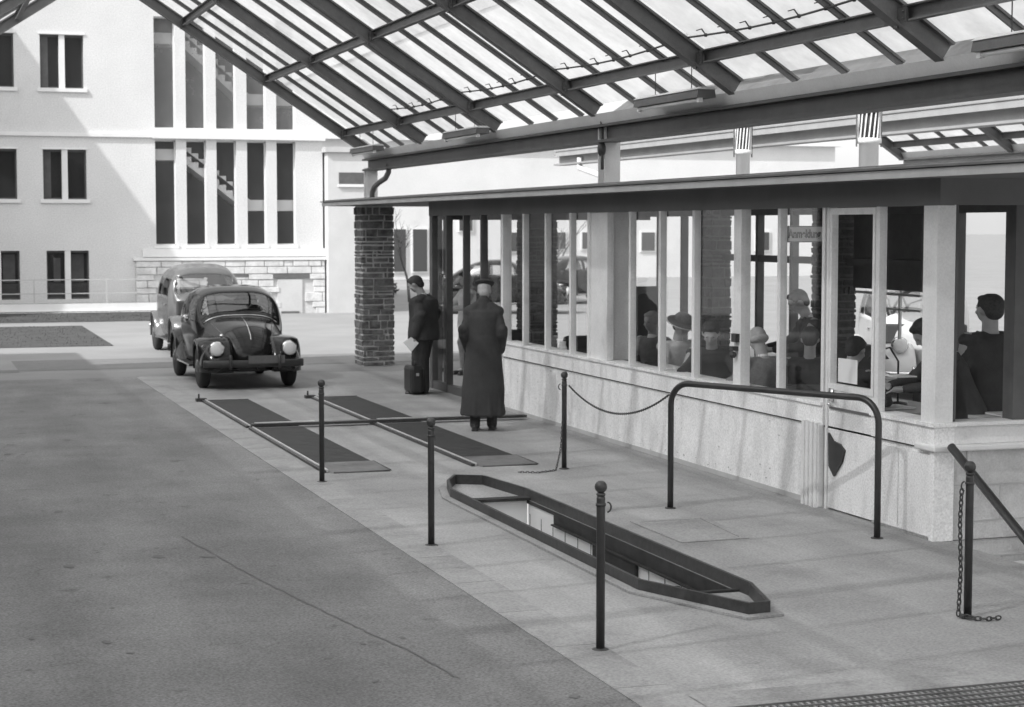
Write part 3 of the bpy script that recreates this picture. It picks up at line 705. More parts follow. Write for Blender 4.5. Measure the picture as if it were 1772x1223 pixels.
# roof vents
def vent(label, x, y, rad):
    t = thing('roof_vent', label, 'vent', (x, y, 2.85), 'white roof vents on the hut')
    MB().lathe([(rad,0),(rad,0.38),(rad*1.28,0.385),(rad*1.28,0.43),(rad*0.9,0.44)], (x,y,2.85), seg=24).build('vent_pipe', 'trim', t, True)
    m = MB()
    for k in range(15):
        a = 2*math.pi*k/15; b = a + 0.25; r0, r1 = rad*1.15, rad*1.15
        m.tube([(x+r0*math.cos(a), y+r0*math.sin(a), 3.28), (x+r1*math.cos(b), y+r1*math.sin(b), 3.55)], 0.009, 4)
    m.build('louvre_ring', 'trim', t)
    MB().lathe([(rad*0.95,0.43),(rad*0.95,0.70)], (x,y,2.85), seg=16).build('vent_core', 'beamsteel', t, True)
    MB().lathe([(rad*1.3,0.695),(rad*1.3,0.715),(rad*0.4,0.78)], (x,y,2.85), seg=24).build('vent_cap', 'trim', t, True)
    for s in (-1, 1): MB().tube([(x+s*rad*1.42, y, 3.2), (x+s*rad*1.42, y, 3.6)], 0.008, 6).build('stay', 'steel', t)
vent('smaller white louvred vent pipe on the hut roof, nearer the white post', 9.2, 19.2, 0.08)
vent('larger white louvred vent pipe on the hut roof, right of the other vent', 9.2, 16.3, 0.098)

# furniture inside
def desk(label, x0, x1, y0, y1, z=0.74):
    t = thing('desk', label, 'desk', ((x0+x1)/2, (y0+y1)/2, 0), 'desks inside the hut')
    MB().box(x0, x1, y0, y1, z-0.03, z).build('desk_top', 'lightwood', t, bevel=0.004)
    for x in (x0+0.03, x1-0.08):
        for y in (y0+0.03, y1-0.08): MB().box(x, x+0.05, y, y+0.05, 0.02, z-0.03).build('leg', 'wood', t)
    MB().box(x0+0.02, x0+0.42, y0+0.09, y1-0.09, 0.25, z-0.03).build('drawer_unit', 'wood', t)
desk('pale topped desk behind the window near the coat wearer', 7.75, 8.55, 20.6, 22.3)
desk('pale topped desk where the brimmed hat wearer sits', 7.62, 8.25, 16.9, 18.6, 0.80)
desk('pale desk in the bay with the hanging sign', 8.3, 9.1, 14.2, 15.6)
desk('pale desk near the corner window of the hut', 8.25, 9.0, 12.5, 13.1, 0.86)
def lay(m, name, mat, label, cat, **k):
    o = m.build(name, mat, None, k.get('smooth', False)); tag(o, label, cat, k.get('group')); return o
for ax, ay, lb in ((8.3,24.6,'low dark armchair behind the far panes beside the coat wearer'),(8.75,22.9,'low dark armchair nearer the desk with the white jar'),(9.5,23.2,'low dark armchair deepest in the far end of the hut')):
    t = thing('armchair', lb, 'armchair', (ax,ay,0), 'dark armchairs inside the hut')
    MB().box(ax-0.28,ax+0.28,ay-0.28,ay+0.28,0.12,0.44).build('seat','leather',t,bevel=0.05)
    MB().box(ax-0.30,ax+0.30,ay+0.22,ay+0.36,0.44,0.92).build('backrest','leather',t,bevel=0.06)
    for sx in (-1,1): MB().box(ax+sx*0.30-0.05,ax+sx*0.30+0.05,ay-0.28,ay+0.22,0.12,0.64).build('armrest','leather',t,bevel=0.04)
lay(MB().box(8.45, 8.95, 20.9, 21.0, 1.22, 1.66).box(8.6,8.8,20.93,20.97,0.74,1.22), 'display_board', 'black', 'black square board standing on a desk behind the hut window', 'board')
lay(MB().box(8.8,9.7,17.0,17.5,0.02,1.12).box(8.78,9.72,16.98,17.52,1.12,1.15), 'cabinet', 'wood', 'dark filing cabinet behind the bald seated clerk', 'cabinet')
lay(MB().lathe([(0.05,0),(0.055,0.12),(0.04,0.16),(0.045,0.2)], (7.9,21.7,0.745), seg=14), 'jar', 'paper', 'small white jar on the desk by the window', 'jar', smooth=True)
lay(MB().box(7.74,7.98,17.0,17.3,0.802,0.812), 'paper_sheet', 'paper', 'white papers on the desk before the brimmed hat wearer', 'paper')
lay(MB().box(8.4,8.7,14.5,14.8,0.745,0.76), 'paper_sheet', 'paper', 'white papers on the desk under the hanging sign', 'paper')

for (x, y, z, lb) in ((7.95,18.2,0.805,'white cup on the desk beside the brimmed hat wearer'),(8.1,21.2,0.745,'white cup on the far desk behind the white jar'),(8.5,15.3,0.745,'white cup on the desk in the bay with the sign')):
    t = thing('cup', lb, 'cup', (x,y,z), 'cups on the desks')
    MB().lathe([(0.028,0),(0.036,0.03),(0.040,0.075),(0.034,0.075),(0.03,0.01)], (x,y,z), seg=16).build('cup_body', 'paper', t, True)
    MB().tube([(x+0.038,y,z+0.06),(x+0.062,y,z+0.055),(x+0.062,y,z+0.03),(x+0.036,y,z+0.022)],0.006,6).build('handle', 'paper', t, True)
tp = thing('desk_lamp', 'dark desk lamp with bent arm near the door of the hut', 'lamp', (8.75,14.9,0.745))
MB().lathe([(0.09,0),(0.085,0.02),(0.02,0.03)], (8.75,14.9,0.745)).build('base', 'ironblack', tp, True)
MB().tube([(8.75,14.9,0.77),(8.75,14.9,1.15),(8.66,14.9,1.28),(8.56,14.9,1.26)],0.010,8).build('arm', 'ironblack', tp, True)
MB().lathe([(0.03,0.08),(0.05,0.06),(0.10,0.0),(0.095,0.0),(0.04,0.05)], (8.54,14.9,1.18)).build('lamp_shade', 'ironblack', tp, True)
for (x, y, w_, rz, lb) in ((8.2,17.9,0.21,0.3,'open ledger on the desk of the brimmed hat wearer'),(8.75,15.2,0.2,-0.2,'open ledger on the desk in the bay with the sign'),(8.6,12.8,0.2,0.1,'open ledger on the desk by the corner window')):
    z = {17.9:0.803,15.2:0.743,12.8:0.863}[y]
    lay(MB().box(x-w_, x-0.004, y-0.14, y+0.14, z, z+0.014).box(x+0.004, x+w_, y-0.14, y+0.14, z, z+0.014).box(x-0.006,x+0.006,y-0.14,y+0.14,z,z+0.008), 'ledger', 'paper', lb, 'book', group='open ledgers on the desks')

# ------------------------------------------------------------------ white stair building
BY = 50.0
wb = thing('white_building', 'tall white plastered building with five columns of narrow stair windows', 'building', (5, BY, 0))
XL_, XR_ = -22.0, 11.08
ops = []   # openings x0,x1,z0,z1
for x in (3.52, 1.72, -0.08, -1.88):
    ops.append((x, x+1.13, 3.13, 4.45)); ops.append((x-0.03, x+1.10, 6.07, 7.48)); ops.append((x+0.05, x+1.16, 0.46, 1.76))
cols = [(6.47,7.03),(7.31,7.85),(8.13,8.67),(8.97,9.50),(9.79,10.32)]
for a, b in cols: ops.append((a, b, 1.90, 4.74)); ops.append((a, b, 5.06, 8.05))
xs = sorted({XL_, XR_} | {o[0] for o in ops} | {o[1] for o in ops}); zs = sorted({-0.3, 10.5} | {o[2] for o in ops} | {o[3] for o in ops})
m = MB()
for i in range(len(xs)-1):
    for j in range(len(zs)-1):
        cx, cz = (xs[i]+xs[i+1])/2, (zs[j]+zs[j+1])/2
        if any(o[0] < cx < o[1] and o[2] < cz < o[3] for o in ops): continue
        m.quad((xs[i],BY,zs[j]),(xs[i+1],BY,zs[j]),(xs[i+1],BY,zs[j+1]),(xs[i],BY,zs[j+1]))
for a, b, c, dd in ops:     # reveals
    e = BY+0.28
    m.quad((a,BY,c),(a,e,c),(a,e,dd),(a,BY,dd)).quad((b,BY,c),(b,e,c),(b,e,dd),(b,BY,dd)).quad((a,BY,c),(b,BY,c),(b,e,c),(a,e,c)).quad((a,BY,dd),(b,BY,dd),(b,e,dd),(a,e,dd))
m.quad((XR_,BY,-0.3),(XR_,BY+12,-0.3),(XR_,BY+12,10.5),(XR_,BY,10.5)).quad((XL_,BY,10.5),(XR_,BY,10.5),(XR_,BY+12,12.5),(XL_,BY+12,12.5))
m.quad((XL_,BY,-0.3),(XL_,BY+12,-0.3),(XL_,BY+12,10.5),(XL_,BY,10.5)).quad((XL_,BY+12,-0.3),(XR_,BY+12,-0.3),(XR_,BY+12,10.5),(XL_,BY+12,10.5))
m.build('wall', 'plaster', wb)
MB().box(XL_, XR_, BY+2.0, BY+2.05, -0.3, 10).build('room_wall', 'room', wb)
for a, b, c, dd in ops[:12]:
    wf = MB(); mid = (a+b)/2; y = BY+0.16
    wf.box(a, b, y, y+0.05, c, c+0.04).box(a, b, y, y+0.05, dd-0.06, dd).box(a, a+0.04, y, y+0.05, c+0.04, dd-0.06).box(b-0.04, b, y, y+0.05, c+0.04, dd-0.06)
    wf = wf.build('window', 'darkframe', wb)
    MB().box(mid-0.075, mid+0.075, BY+0.02, BY+0.2, c, dd).build('frame_post', 'trim', wf)
    MB().quad((a,y+0.03,c),(b,y+0.03,c),(b,y+0.03,dd),(a,y+0.03,dd)).build('pane', 'farglass', wf)
    if a < 5 and c > 1 and (k0 := int(a*7+c*3)) % 2 == 0: MB().box(a+0.05, a+0.05+0.17, y+0.10, y+0.12, c+0.02, dd-0.05).build('curtain', 'curtain', wf)
    if c > 1:
        MB().box(a-0.08, b+0.08, BY-0.06, BY+0.1, c-0.10, c-0.003).build('window_ledge', 'trim', wf)
        MB().box(a-0.04, b+0.04, BY-0.03, BY+0.14, dd+0.003, dd+0.05).build('blind_box', 'frame', wf)
    else:
        MB().box(a+0.05, mid-0.09, y+0.06, y+0.08, c, c+0.42).box(mid+0.09, b-0.05, y+0.06, y+0.08, c, c+0.42).build('door_panel', 'darkframe', wf)
        MB().box(mid+0.14, b-0.1, y+0.3, y+0.32, c+0.45, dd-0.1).box(mid-0.34, mid-0.16, y+0.3, y+0.32, c+0.45, dd-0.2).build('curtain', 'curtain', wf)
for k, (a, b, c, dd) in enumerate(ops[12:]):
    y = BY+0.2; up = c > 5
    wf = MB().box(a, a+0.025, y, y+0.04, c, dd).box(b-0.025, b, y, y+0.04, c, dd).box(a, b, y, y+0.04, c, c+0.03).box(a, b, y, y+0.04, dd-0.03, dd).build('stair_window', 'frame', wb)
    MB().quad((a,y+0.02,c),(b,y+0.02,c),(b,y+0.02,dd),(a,y+0.02,dd)).build('pane', 'milkglass' if up else 'stairglass', wf)
    MB().box(a-0.05, b+0.05, BY-0.05, BY+0.15, c-0.09, c-0.003).build('window_ledge', 'trim', wf)
# stair flights seen through the tall windows
for z0, mt in ((5.0,'a'), (1.86,'b')):
    top = z0 + 2.35; low = z0 + 0.98 if z0 < 3 else z0+0.75
    m = MB(); ft = 0.30; y0, y1 = BY+0.30, BY+1.4
    m.prism([(6.2,top),(7.2,top),(9.0,low),(10.6,low),(10.6,low+ft),(9.0+0.1,low+ft),(7.2+0.1,top+ft),(6.2,top+ft)], 'y', y0, y1)
    n = 9
    for i in range(n):
        x = 7.3 + (9.0-7.3)*i/n; z = top+ft - (top-low)*i/n
        m.box(x, x+0.19, y0, y1, z-0.2, z+0.045)
    m.build('stair_flight', 'stair', wb)
for z in (4.76,):
    MB().box(XL_, 6.40, BY-0.07, BY-0.002, 4.80, 4.90).box(6.40, XR_+0.06, BY-0.12, BY-0.002, 4.78, 5.02).build('string_course', 'trim', wb)
MB().box(6.1, XR_+0.05, BY-0.10, BY-0.003, 1.58, 1.80).box(5.85, XR_+0.1, BY-0.20, BY-0.003, 1.48, 1.56).build('plinth_ledge', 'trim', wb)
# ashlar plinth
pl = MB().box(5.9, 11.1, BY-0.12, BY-0.006, -0.3, 1.478).build('stone_plinth', 'mortar', wb)
rnd = random.Random(5); m = MB(); z = -0.3
while z < 1.44:
    h_ = rnd.choice((0.16,0.2,0.26)); h_ = min(h_, 1.47-z); x = 5.9
    while x < 11.08:
        l = min(rnd.uniform(0.25,0.7), 11.1-x); j = rnd.uniform(0.0,0.03)
        if l > 0.08 and not (9.55 < x+l/2 < 10.75 and z < 1.05) and not (6.55 < x+l/2 < 7.0 and z < 1.1):
            m.box(x+0.008, x+l-0.008, BY-0.16-j, BY-0.12, z+0.008, z+h_-0.008)
        x += l
    z += h_
m.build('ashlar', 'palestone', pl, bevel=0.012)
MB().box(9.6, 10.7, BY-0.18, BY-0.121, 0.98, 1.10).box(8.45,8.95,BY-0.18,BY-0.121,1.02,1.12).build('door_lintel', 'steel', pl)
MB().box(9.75, 10.45, BY-0.16, BY-0.121, -0.1, 0.95).build('plinth_door', 'plaster2', pl)
MB().box(9.85, 10.35, BY-0.20, BY-0.162, -0.12, 0.06).build('foot_scraper', 'steel', pl)
# terrace railing
rl = thing('terrace_railing', 'thin grey railing along the terrace of the white building', 'railing', (0, 48.7, 0.36))
m = MB()
for z in (0.66, 1.02): m.box(-18, 6.25, 48.68, 48.70, z-0.012, z+0.012)
m.build('rail', 'fascia', rl)
for k in range(13):
    MB().box(5.0-1.85*k-0.014, 5.0-1.85*k+0.014, 48.675, 48.705, 0.36, 1.02).build('baluster', 'fascia', rl)

# annex at the right of the building
an = thing('annex', 'low pale annex with a flat roof beside the stair windows', 'annex', (12, BY, 0))
MB().box(11.14, 12.42, BY-0.4, BY+1.5, -0.3, 4.45).build('wall', 'plaster2', an)
MB().box(11.05, 12.50, BY-0.5, BY+1.6, 4.455, 4.60).build('roof_edge', 'fascia', an)
MB().box(11.45, 12.25, BY-0.43, BY-0.403, 3.58, 3.90).build('window', 'darkframe', an)
MB().box(11.42, 12.28, BY-0.46, BY-0.403, 3.50, 3.576).build('window_ledge', 'trim', an)

# added blockers out of view: the wing shades the asphalt, the tower the facade
wg = thing('shade_wing', 'added plain wing left of the lane, out of view, shading the asphalt', 'building', (-8, 12, 0))
MB().box(-14, -2.6, -12, 33, -0.3, 5.6).build('wall', 'wing', wg)
MB().box(-14.2, -2.4, -12.2, 33.2, 5.6, 5.8).build('roof_edge', 'fascia', wg)
w2 = thing('shade_tower', 'added plain tower out of view, shaped to shade the white building', 'building', (-5, 48, 0))
MB().box(-8, -2.0, 46.0, 49.9, -0.3, 10.9).build('wall', 'plaster2', w2)
MB().prism([(45.9,10.9),(50.0,10.9),(47.95,12.6)], 'x', -8.1, -1.9).build('roof', 'roofing', w2)

# long hall far behind
fb = thing('far_hall', 'long white hall with small dark windows at the back of the yard', 'hall', (30, 80, 0))
MB().box(15.0, 43.3, 80, 92, -0.3, 6.3).build('wall', 'plaster', fb)
MB().box(14.8, 43.6, 79.7, 92.3, 6.3, 6.55).build('cornice', 'trim', fb)
for x0, x1, z0, z1 in ((18.7,19.3,0.05,2.45),(20.9,21.6,0.3,2.35),(21.8,22.6,0.3,2.35),(23.0,23.4,0.3,2.3),(24.0,24.75,2.15,2.95),(26.5,27.15,1.2,2.2),(28.7,29.3,1.3,2.2),(30.0,30.6,1.3,2.2),(33,33.8,1.2,2.2),(36,36.8,1.2,2.2),(39,39.8,1.2,2.2)):
    f = MB().box(x0, x1, 79.93, 79.995, z0, z1).build('window', 'trim', fb)
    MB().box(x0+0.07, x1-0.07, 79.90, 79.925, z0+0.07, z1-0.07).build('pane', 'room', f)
# ------------------------------------------------------------------ cars (front faces -Y, origin at the front bumper on the ground)
def interp(tab, s):
    if s <= tab[0][0]: return tab[0][1:]
    for a, b in zip(tab, tab[1:]):
        if s <= b[0]:
            t = (s-a[0])/(b[0]-a[0]); t2 = t
            return [p+(q-p)*t2 for p, q in zip(a[1:], b[1:])]
    return tab[-1][1:]
def smoothtab(tab, s, e=0.05):
    vals = [interp(tab, s+d) for d in (-e, -e/2, 0, e/2, e)]
    return [sum(v)/5 for v in zip(*vals)]
def car_shell(tab, b, ns, nr, ssm=0.05):
    s0, s1 = tab[0][0], tab[-1][0]; rings = []
    for i in range(ns+1):
        s = s0 + (s1-s0)*i/ns; t, w_, zb, e = smoothtab(tab, s, ssm if ssm < s-s0+0.01 else 0.01)
        half = []
        for j in range(6): u = j/6; half.append((w_*(0.86+0.14*u**0.6) * (1 if j else 0.97), b+(zb-b)*u))
        for j in range(nr+1):
            th = math.pi/2*j/nr; half.append((w_*max(0, math.cos(th))**e, zb+(t-zb)*math.sin(th)**e))
        ring = [(x, s, z) for x, z in half] + [(-x, s, z) for x, z in half[-2::-1]]
        rings.append(ring)
    return rings
def fender(tab, sgn, wc, wr, wz, xin, n=44, k=14):
    rings = []
    s0, s1 = tab[0][0], tab[-1][0]
    for i in range(n+1):
        s = s0+(s1-s0)*i/n; h, xo = smoothtab(tab, s, 0.04 if 0 < i < n else 0.001)
        dz = wr*wr-(s-wc)**2; zb = wz+math.sqrt(dz) if dz > 0 else 0.27
        zb = min(zb, h-0.01); zb = max(zb, 0.27)
        ring = []
        for j in range(k+1):
            a = math.pi/2*j/k
            ring.append((sgn*(xin+(xo-xin)*math.sin(a)**0.75), s, zb+(h-zb)*math.cos(a)**0.75))
        ring.append((sgn*(xo-0.02), s, zb-0.004)); ring.append((sgn*xin, s, zb-0.004))
        rings.append(ring)
    return rings
def wheel(t, x, y, rad, wid, hub):
    sg_ = 1 if x > 0 else -1
    wh = MB().lathe([(rad*0.62,-wid/2),(rad*0.9,-wid/2),(rad,-wid*0.3),(rad,wid*0.3),(rad*0.9,wid/2),(rad*0.62,wid/2)], (x,y,rad), 'x', 28).build('wheel', 'rubber', t, True)
    MB().lathe([(rad*0.63,-0.01),(rad*0.60,0.03),(rad*0.3,0.02),(rad*0.28,0.045),(0.02,0.06)] if sg_ > 0 else [(rad*0.63,0.01),(rad*0.60,-0.03),(rad*0.3,-0.02),(rad*0.28,-0.045),(0.02,-0.06)], (x+sg_*wid*0.3,y,rad), 'x', 24).build('rim', hub, wh, True)
def make_car(name, label, paint, kind, loc, light=False):
    t = thing(name, label, 'car', (0,0,0))
    if kind == 'beetle':
        tab = [(.24,.58,.20,.46,.95),(.30,.70,.30,.50,.9),(.42,.82,.38,.52,.85),(.65,.93,.45,.55,.8),(.95,1.0,.53,.60,.75),(1.18,1.035,.60,.66,.72),(1.28,1.06,.64,.70,.68),(1.36,1.17,.67,.72,.62),(1.48,1.31,.69,.74,.58),(1.62,1.41,.70,.75,.56),(1.85,1.475,.715,.76,.55),(2.1,1.50,.72,.76,.55),(2.45,1.475,.715,.76,.55),(2.75,1.40,.69,.75,.58),(3.0,1.29,.64,.72,.63),(3.25,1.15,.58,.68,.7),(3.5,.98,.50,.62,.8),(3.7,.80,.41,.56,.85),(3.85,.62,.3,.5,.9)]
        ff = [(.13,.44,.58),(.20,.58,.68),(.33,.70,.75),(.50,.77,.77),(.70,.79,.775),(.90,.75,.77),(1.1,.64,.75),(1.3,.46,.71),(1.42,.33,.68)]
        rf = [(2.45,.34,.70),(2.6,.50,.74),(2.8,.70,.765),(3.05,.80,.77),(3.3,.80,.77),(3.55,.70,.75),(3.75,.52,.70),(3.88,.36,.62)]
        wb_, wr_, fc_, rc_ = 0.645, 0.33, 0.80, 3.20
        ws = lambda x, s, z: 1.31 < s < 1.60 and z > 1.075 and abs(x) < 0.585-(z-1.07)*0.42 and z < 1.40
        sw = lambda x, s, z: 1.06 < z < 1.345 and abs(x) > 0.50 and ((1.50+(z-1.06)*0.62 < s < 2.28) or (2.36 < s < 3.0-(z-1.06)*0.9))
        rw = lambda x, s, z: s > 2.70 and z > 1.19 and z < 1.37 and 0.02 < abs(x) < 0.24
        L, top = 4.07, 1.5
    else:
        tab = [(.45,.88,.12,.50,.8),(.50,.98,.20,.5,.7),(.7,1.02,.26,.55,.7),(1.0,1.04,.34,.6,.65),(1.35,1.06,.46,.66,.6),(1.52,1.09,.58,.7,.5),(1.58,1.24,.63,.72,.50),(1.70,1.52,.68,.74,.52),(1.85,1.63,.70,.76,.54),(2.3,1.70,.72,.76,.56),(2.9,1.68,.72,.76,.56),(3.3,1.58,.69,.75,.58),(3.6,1.36,.62,.72,.6),(3.85,1.10,.54,.66,.6),(4.05,.85,.44,.56,.7),(4.15,.6,.32,.5,.8)]
        ff = [(.12,.44,.60),(.20,.60,.72),(.35,.74,.80),(.55,.80,.81),(.75,.80,.81),(.95,.74,.80),(1.2,.60,.78),(1.5,.42,.75),(1.7,.32,.73)]
        rf = [(2.6,.34,.73),(2.8,.52,.78),(3.0,.70,.80),(3.25,.78,.81),(3.5,.76,.80),(3.8,.62,.76),(4.0,.42,.68)]
        wb_, wr_, fc_, rc_ = 0.68, 0.35, 0.72, 3.30
        ws = lambda x, s, z: 1.55 < s < 1.74 and z > 1.13 and z < 1.46 and 0.025 < abs(x) < 0.57-(z-1.1)*0.15
        sw = lambda x, s, z: 1.12 < z < 1.42 and abs(x) > 0.52 and ((1.78 < s < 2.42) or (2.5 < s < 3.15))
        rw = lambda x, s, z: s > 3.4 and 1.15 < z < 1.4 and abs(x) < 0.35
        L, top = 4.2, 1.62
    ns, nr = (110, 34) if kind == 'beetle' else (80, 26)
    rings = car_shell(tab, 0.27, ns, nr, 0.06 if kind == 'beetle' else 0.03); k = len(rings[0]); body = MB(); gl_ = MB(); inn = MB()
    for r_ in rings: body.v += r_; gl_.v += r_
    for i in range(len(rings)-1):
        for j in range(k-1):
            a = i*k+j; q = (a, a+1, a+k+1, a+k); c = [sum(body.v[p][n] for p in q)/4 for n in range(3)]
            (gl_ if (ws(*c) or sw(*c) or rw(*c)) else body).f.append(q)
    body.f.append(tuple(range(k))[::-1]); body.f.append(tuple(range((len(rings)-1)*k, len(rings)*k)))
    bo = body.build('body', paint, t, True)
    mod = bo.modifiers.new('thickness', 'SOLIDIFY'); mod.thickness = 0.02; mod.offset = -1
    go = gl_.build('window_glass', 'carglass', t, True)
    MB().box(-0.60, 0.60, 1.15, 3.3, 0.28, 0.50).build('floor_pan', 'interior', t)
    for x in (-0.33, 0.33):
        MB().box(x-0.24, x+0.24, 2.0, 2.5, 0.5, 0.66).box(x-0.23, x+0.23, 2.42, 2.55, 0.66, 1.10).build('seat', 'interior', t, bevel=0.04)
    MB().box(-0.6, 0.6, 3.0, 3.15, 0.5, 1.05).build('rear_seat', 'interior', t, bevel=0.04)
    MB().box(-0.58, 0.58, 1.30, 1.45, 0.75, 1.03).build('dashboard', 'interior', t, bevel=0.03)
    wh = [( -0.33+0.18*math.cos(a), 1.62+0.05*math.sin(a), 1.04+0.17*math.sin(a)) for a in [2*math.pi*i/20 for i in range(21)]]
    MB().tube([(-p[0]-0.0, p[1], p[2]) for p in wh], 0.012, 6).build('steering_wheel', 'ironblack', t, True)
    for sx in (-1, 1):
        MB().loft(fender(ff, sx, fc_, wr_+0.045, wr_, 0.30)).build('front_fender', paint, t, True)
        MB().loft(fender(rf, sx, rc_, wr_+0.045, wr_, 0.34)).build('rear_fender', paint, t, True)
        wheel(t, sx*wb_, fc_, wr_, 0.15, 'greypaint'); wheel(t, sx*wb_, rc_, wr_, 0.15, 'greypaint')
        MB().box(sx*0.64, sx*0.76, 1.36, 2.62, 0.285, 0.315).build('running_board', 'rubber', t)
        MB().box(sx*0.755, sx*0.768, 1.36, 2.62, 0.292, 0.318).build('board_trim', 'chrome', t)
        hx = 0.535 if kind == 'beetle' else 0.50; hy = 0.19 if kind == 'beetle' else 0.33; hz = 0.615 if kind == 'beetle' else 0.80
        hl = MB().ball((sx*hx, hy+0.07, hz), 0.112, 0.095, 0.112, 20).build('headlight', paint if kind == 'beetle' else 'greypaint', t, True)
        MB().lathe([(0.108,0.0),(0.113,-0.018),(0.100,-0.03)], (sx*hx, hy-0.015, hz), 'y', 24).build('headlight_ring', 'chrome', hl, True)
        MB().ball((sx*hx, hy-0.048, hz), 0.098, 0.03, 0.098, 20).build('lens', 'lampglass', hl, True)
        MB().box(sx*0.705, sx*0.73, 1.9, 2.02, 0.93, 0.95).build('door_handle', 'chrome', t)
    # bumpers
    def bump(y, z, s):
        pts = [(x, y + s*0.10*(x/0.74)**2, z) for x in [(-0.74+1.48*i/16) for i in range(17)]]
        m = MB(); sec = [(-0.012,-0.05),(0.0,-0.055),(0.014,-0.03),(0.02,0),(0.014,0.03),(0.0,0.055),(-0.012,0.05)]
        m.loft([[(p[0], p[1]-s*u, p[2]+v) for u, v in sec] for p in pts]); o = m.build('bumper', 'chrome' if kind != 'beetle' else 'black', t, True)
        for x in (-0.36, 0.36): MB().tube([(x, y-s*0.02, z-0.07),(x, y-s*0.045, z),(x, y-s*0.03, z+0.10),(x, y-s*0.005, z+0.12)], 0.022, 8).build('overrider', 'black' if kind == 'beetle' else 'chrome', o, True)
    bump(0.04, 0.40, 1); bump(L-0.04, 0.42, -1)
    pn = MB().box(-0.10, 0.44, 0.015, 0.022, 0.40, 0.52).build('number_plate', 'greypaint' if kind == 'beetle' else 'black', t)
    MB().box(-0.095, 0.435, 0.010, 0.0145, 0.405, 0.515).build('plate_face', 'steel', pn)
    if kind == 'beetle':
        m = MB(); pts = []
        for i in range(30):
            s = 0.33 + (1.16-0.33)*i/29; pts.append((0, s, smoothtab(tab, s, 0.06)[0]+0.004))
        m.tube(pts, 0.007, 6); m.build('bonnet_trim', 'chrome', t, True)
        # bonnet shut line and windscreen surround
        for sx in (-1, 1):
            pts = []
            for i in range(24):
                s = 0.36+(1.17-0.36)*i/23; tt, w_, zb, e = smoothtab(tab, s, 0.06); th = R(34+10*i/23)
                pts.append((sx*(w_*math.cos(th)**e)*1.004, s, zb+(tt-zb)*math.sin(th)**e+0.003))
            MB().tube(pts, 0.006, 5).build('shut_line', 'greypaint', t, True)
        pts = []
        for i in range(17):
            x = -0.56+1.12*i/16; s = 1.235+0.02*(x/0.56)**2
            tt, w_, zb, e = smoothtab(tab, s, 0.06); u = min(1, abs(x)/w_); th = math.acos(u**(1/e)); pts.append((x, s, zb+(tt-zb)*math.sin(th)**e+0.006))
        MB().tube(pts, 0.010, 6).build('cowl_strip', 'chrome', t, True)
        MB().ball((-0.80, 1.42, 1.02), 0.05, 0.012, 0.05).tube([(-0.68,1.44,0.97),(-0.80,1.42,1.02)],0.006).build('wing_mirror', 'chrome', t, True)
        MB().ball((-0.44, 0.33, 0.80), 0.03, 0.06, 0.03).build('indicator', 'chrome', t, True)
        for sx in (-1, 1):
            pts = [(sx*(0.02+0.42*u), 1.335+0.05*u, 1.10+0.03*u) for u in [i/6 for i in range(7)]]; MB().tube([(p[0]*0.9, p[1]-0.03, p[2]) for p in pts], 0.006, 5).build('wiper', 'ironblack', t, True)
    else:
        m = MB()
        for i in range(9): m.box(-0.15, 0.15, 0.425, 0.44, 0.48+i*0.05, 0.505+i*0.05)
        m.box(-0.17,-0.15,0.42,0.45,0.45,0.95).box(0.15,0.17,0.42,0.45,0.45,0.95).box(-0.17,0.17,0.42,0.45,0.93,0.96); m.build('grille', 'chrome', t)
    t.location = loc; return t
vw = make_car('parked_car', 'dark rounded small car with big round headlamps facing the camera', 'carpaint', 'beetle', (4.82, 26.35, 0))
oldcar = make_car('parked_car', 'old grey upright saloon car with separate wings behind the dark rounded car', 'greypaint', 'saloon', (5.33, 32.6, 0))
for c_, lc, rz, lb in ((vw,(17.6,47.5),1.2,'dark rounded car parked in the yard behind the hut, nearer one'),(vw,(22.0,54.5),1.9,'dark rounded car parked in the yard behind the hut, farther one')):
    o = copy_tree(c_); o.location = (*lc, 0); o.rotation_euler.z = rz; o['label'] = lb
lcar = make_car('parked_car', 'light coloured saloon car parked beyond the hut back windows', 'lightpaint', 'saloon', (13.1, 21.2, 0)); lcar.rotation_euler.z = R(-22)

# ------------------------------------------------------------------ people
def fuse(name, prims, mat, parent, voxel=0.012, smooth=4):
    o = prims.build(name, mat, parent, True)
    rm = o.modifiers.new('remesh', 'REMESH'); rm.mode = 'VOXEL'; rm.voxel_size = voxel; rm.use_smooth_shade = True
    sm = o.modifiers.new('smooth', 'SMOOTH'); sm.iterations = smooth; sm.factor = 0.5
    bpy.context.view_layer.update()
    dg = bpy.context.evaluated_depsgraph_get(); me = bpy.data.meshes.new_from_object(o.evaluated_get(dg))
    o.modifiers.clear(); o.data = me
    for p in me.polygons: p.use_smooth = True
    return o
def caps(m, a, b, ra, rb, seg=12):
    a, b = Vector(a), Vector(b); d = (b-a); L = d.length
    if L < 1e-5: return m.ball(a, ra, seg=seg)
    d = d/L; up = Vector((0,0,1)) if abs(d.z) < 0.9 else Vector((1,0,0)); u = d.cross(up).normalized(); v = u.cross(d).normalized(); rings = []
    for t in (-80,-50,-20,0): rings.append((a+d*ra*math.sin(R(t)), ra*math.cos(R(t))))
    for t in (0,20,50,80): rings.append((b+d*rb*math.sin(R(t)), rb*math.cos(R(t))))
    m.loft([[c + (u*math.cos(2*math.pi*j/seg)+v*math.sin(2*math.pi*j/seg))*rr for j in range(seg)] for c, rr in rings]); return m
def stack(m, secs, seg=20):      # closed stack of horizontal-ish ellipses (cx,cy,cz,rx,ry)
    m.loft([[ (cx+rx*math.cos(2*math.pi*j/seg), cy+ry*math.sin(2*math.pi*j/seg), cz) for j in range(seg)] for cx,cy,cz,rx,ry in secs]); return m
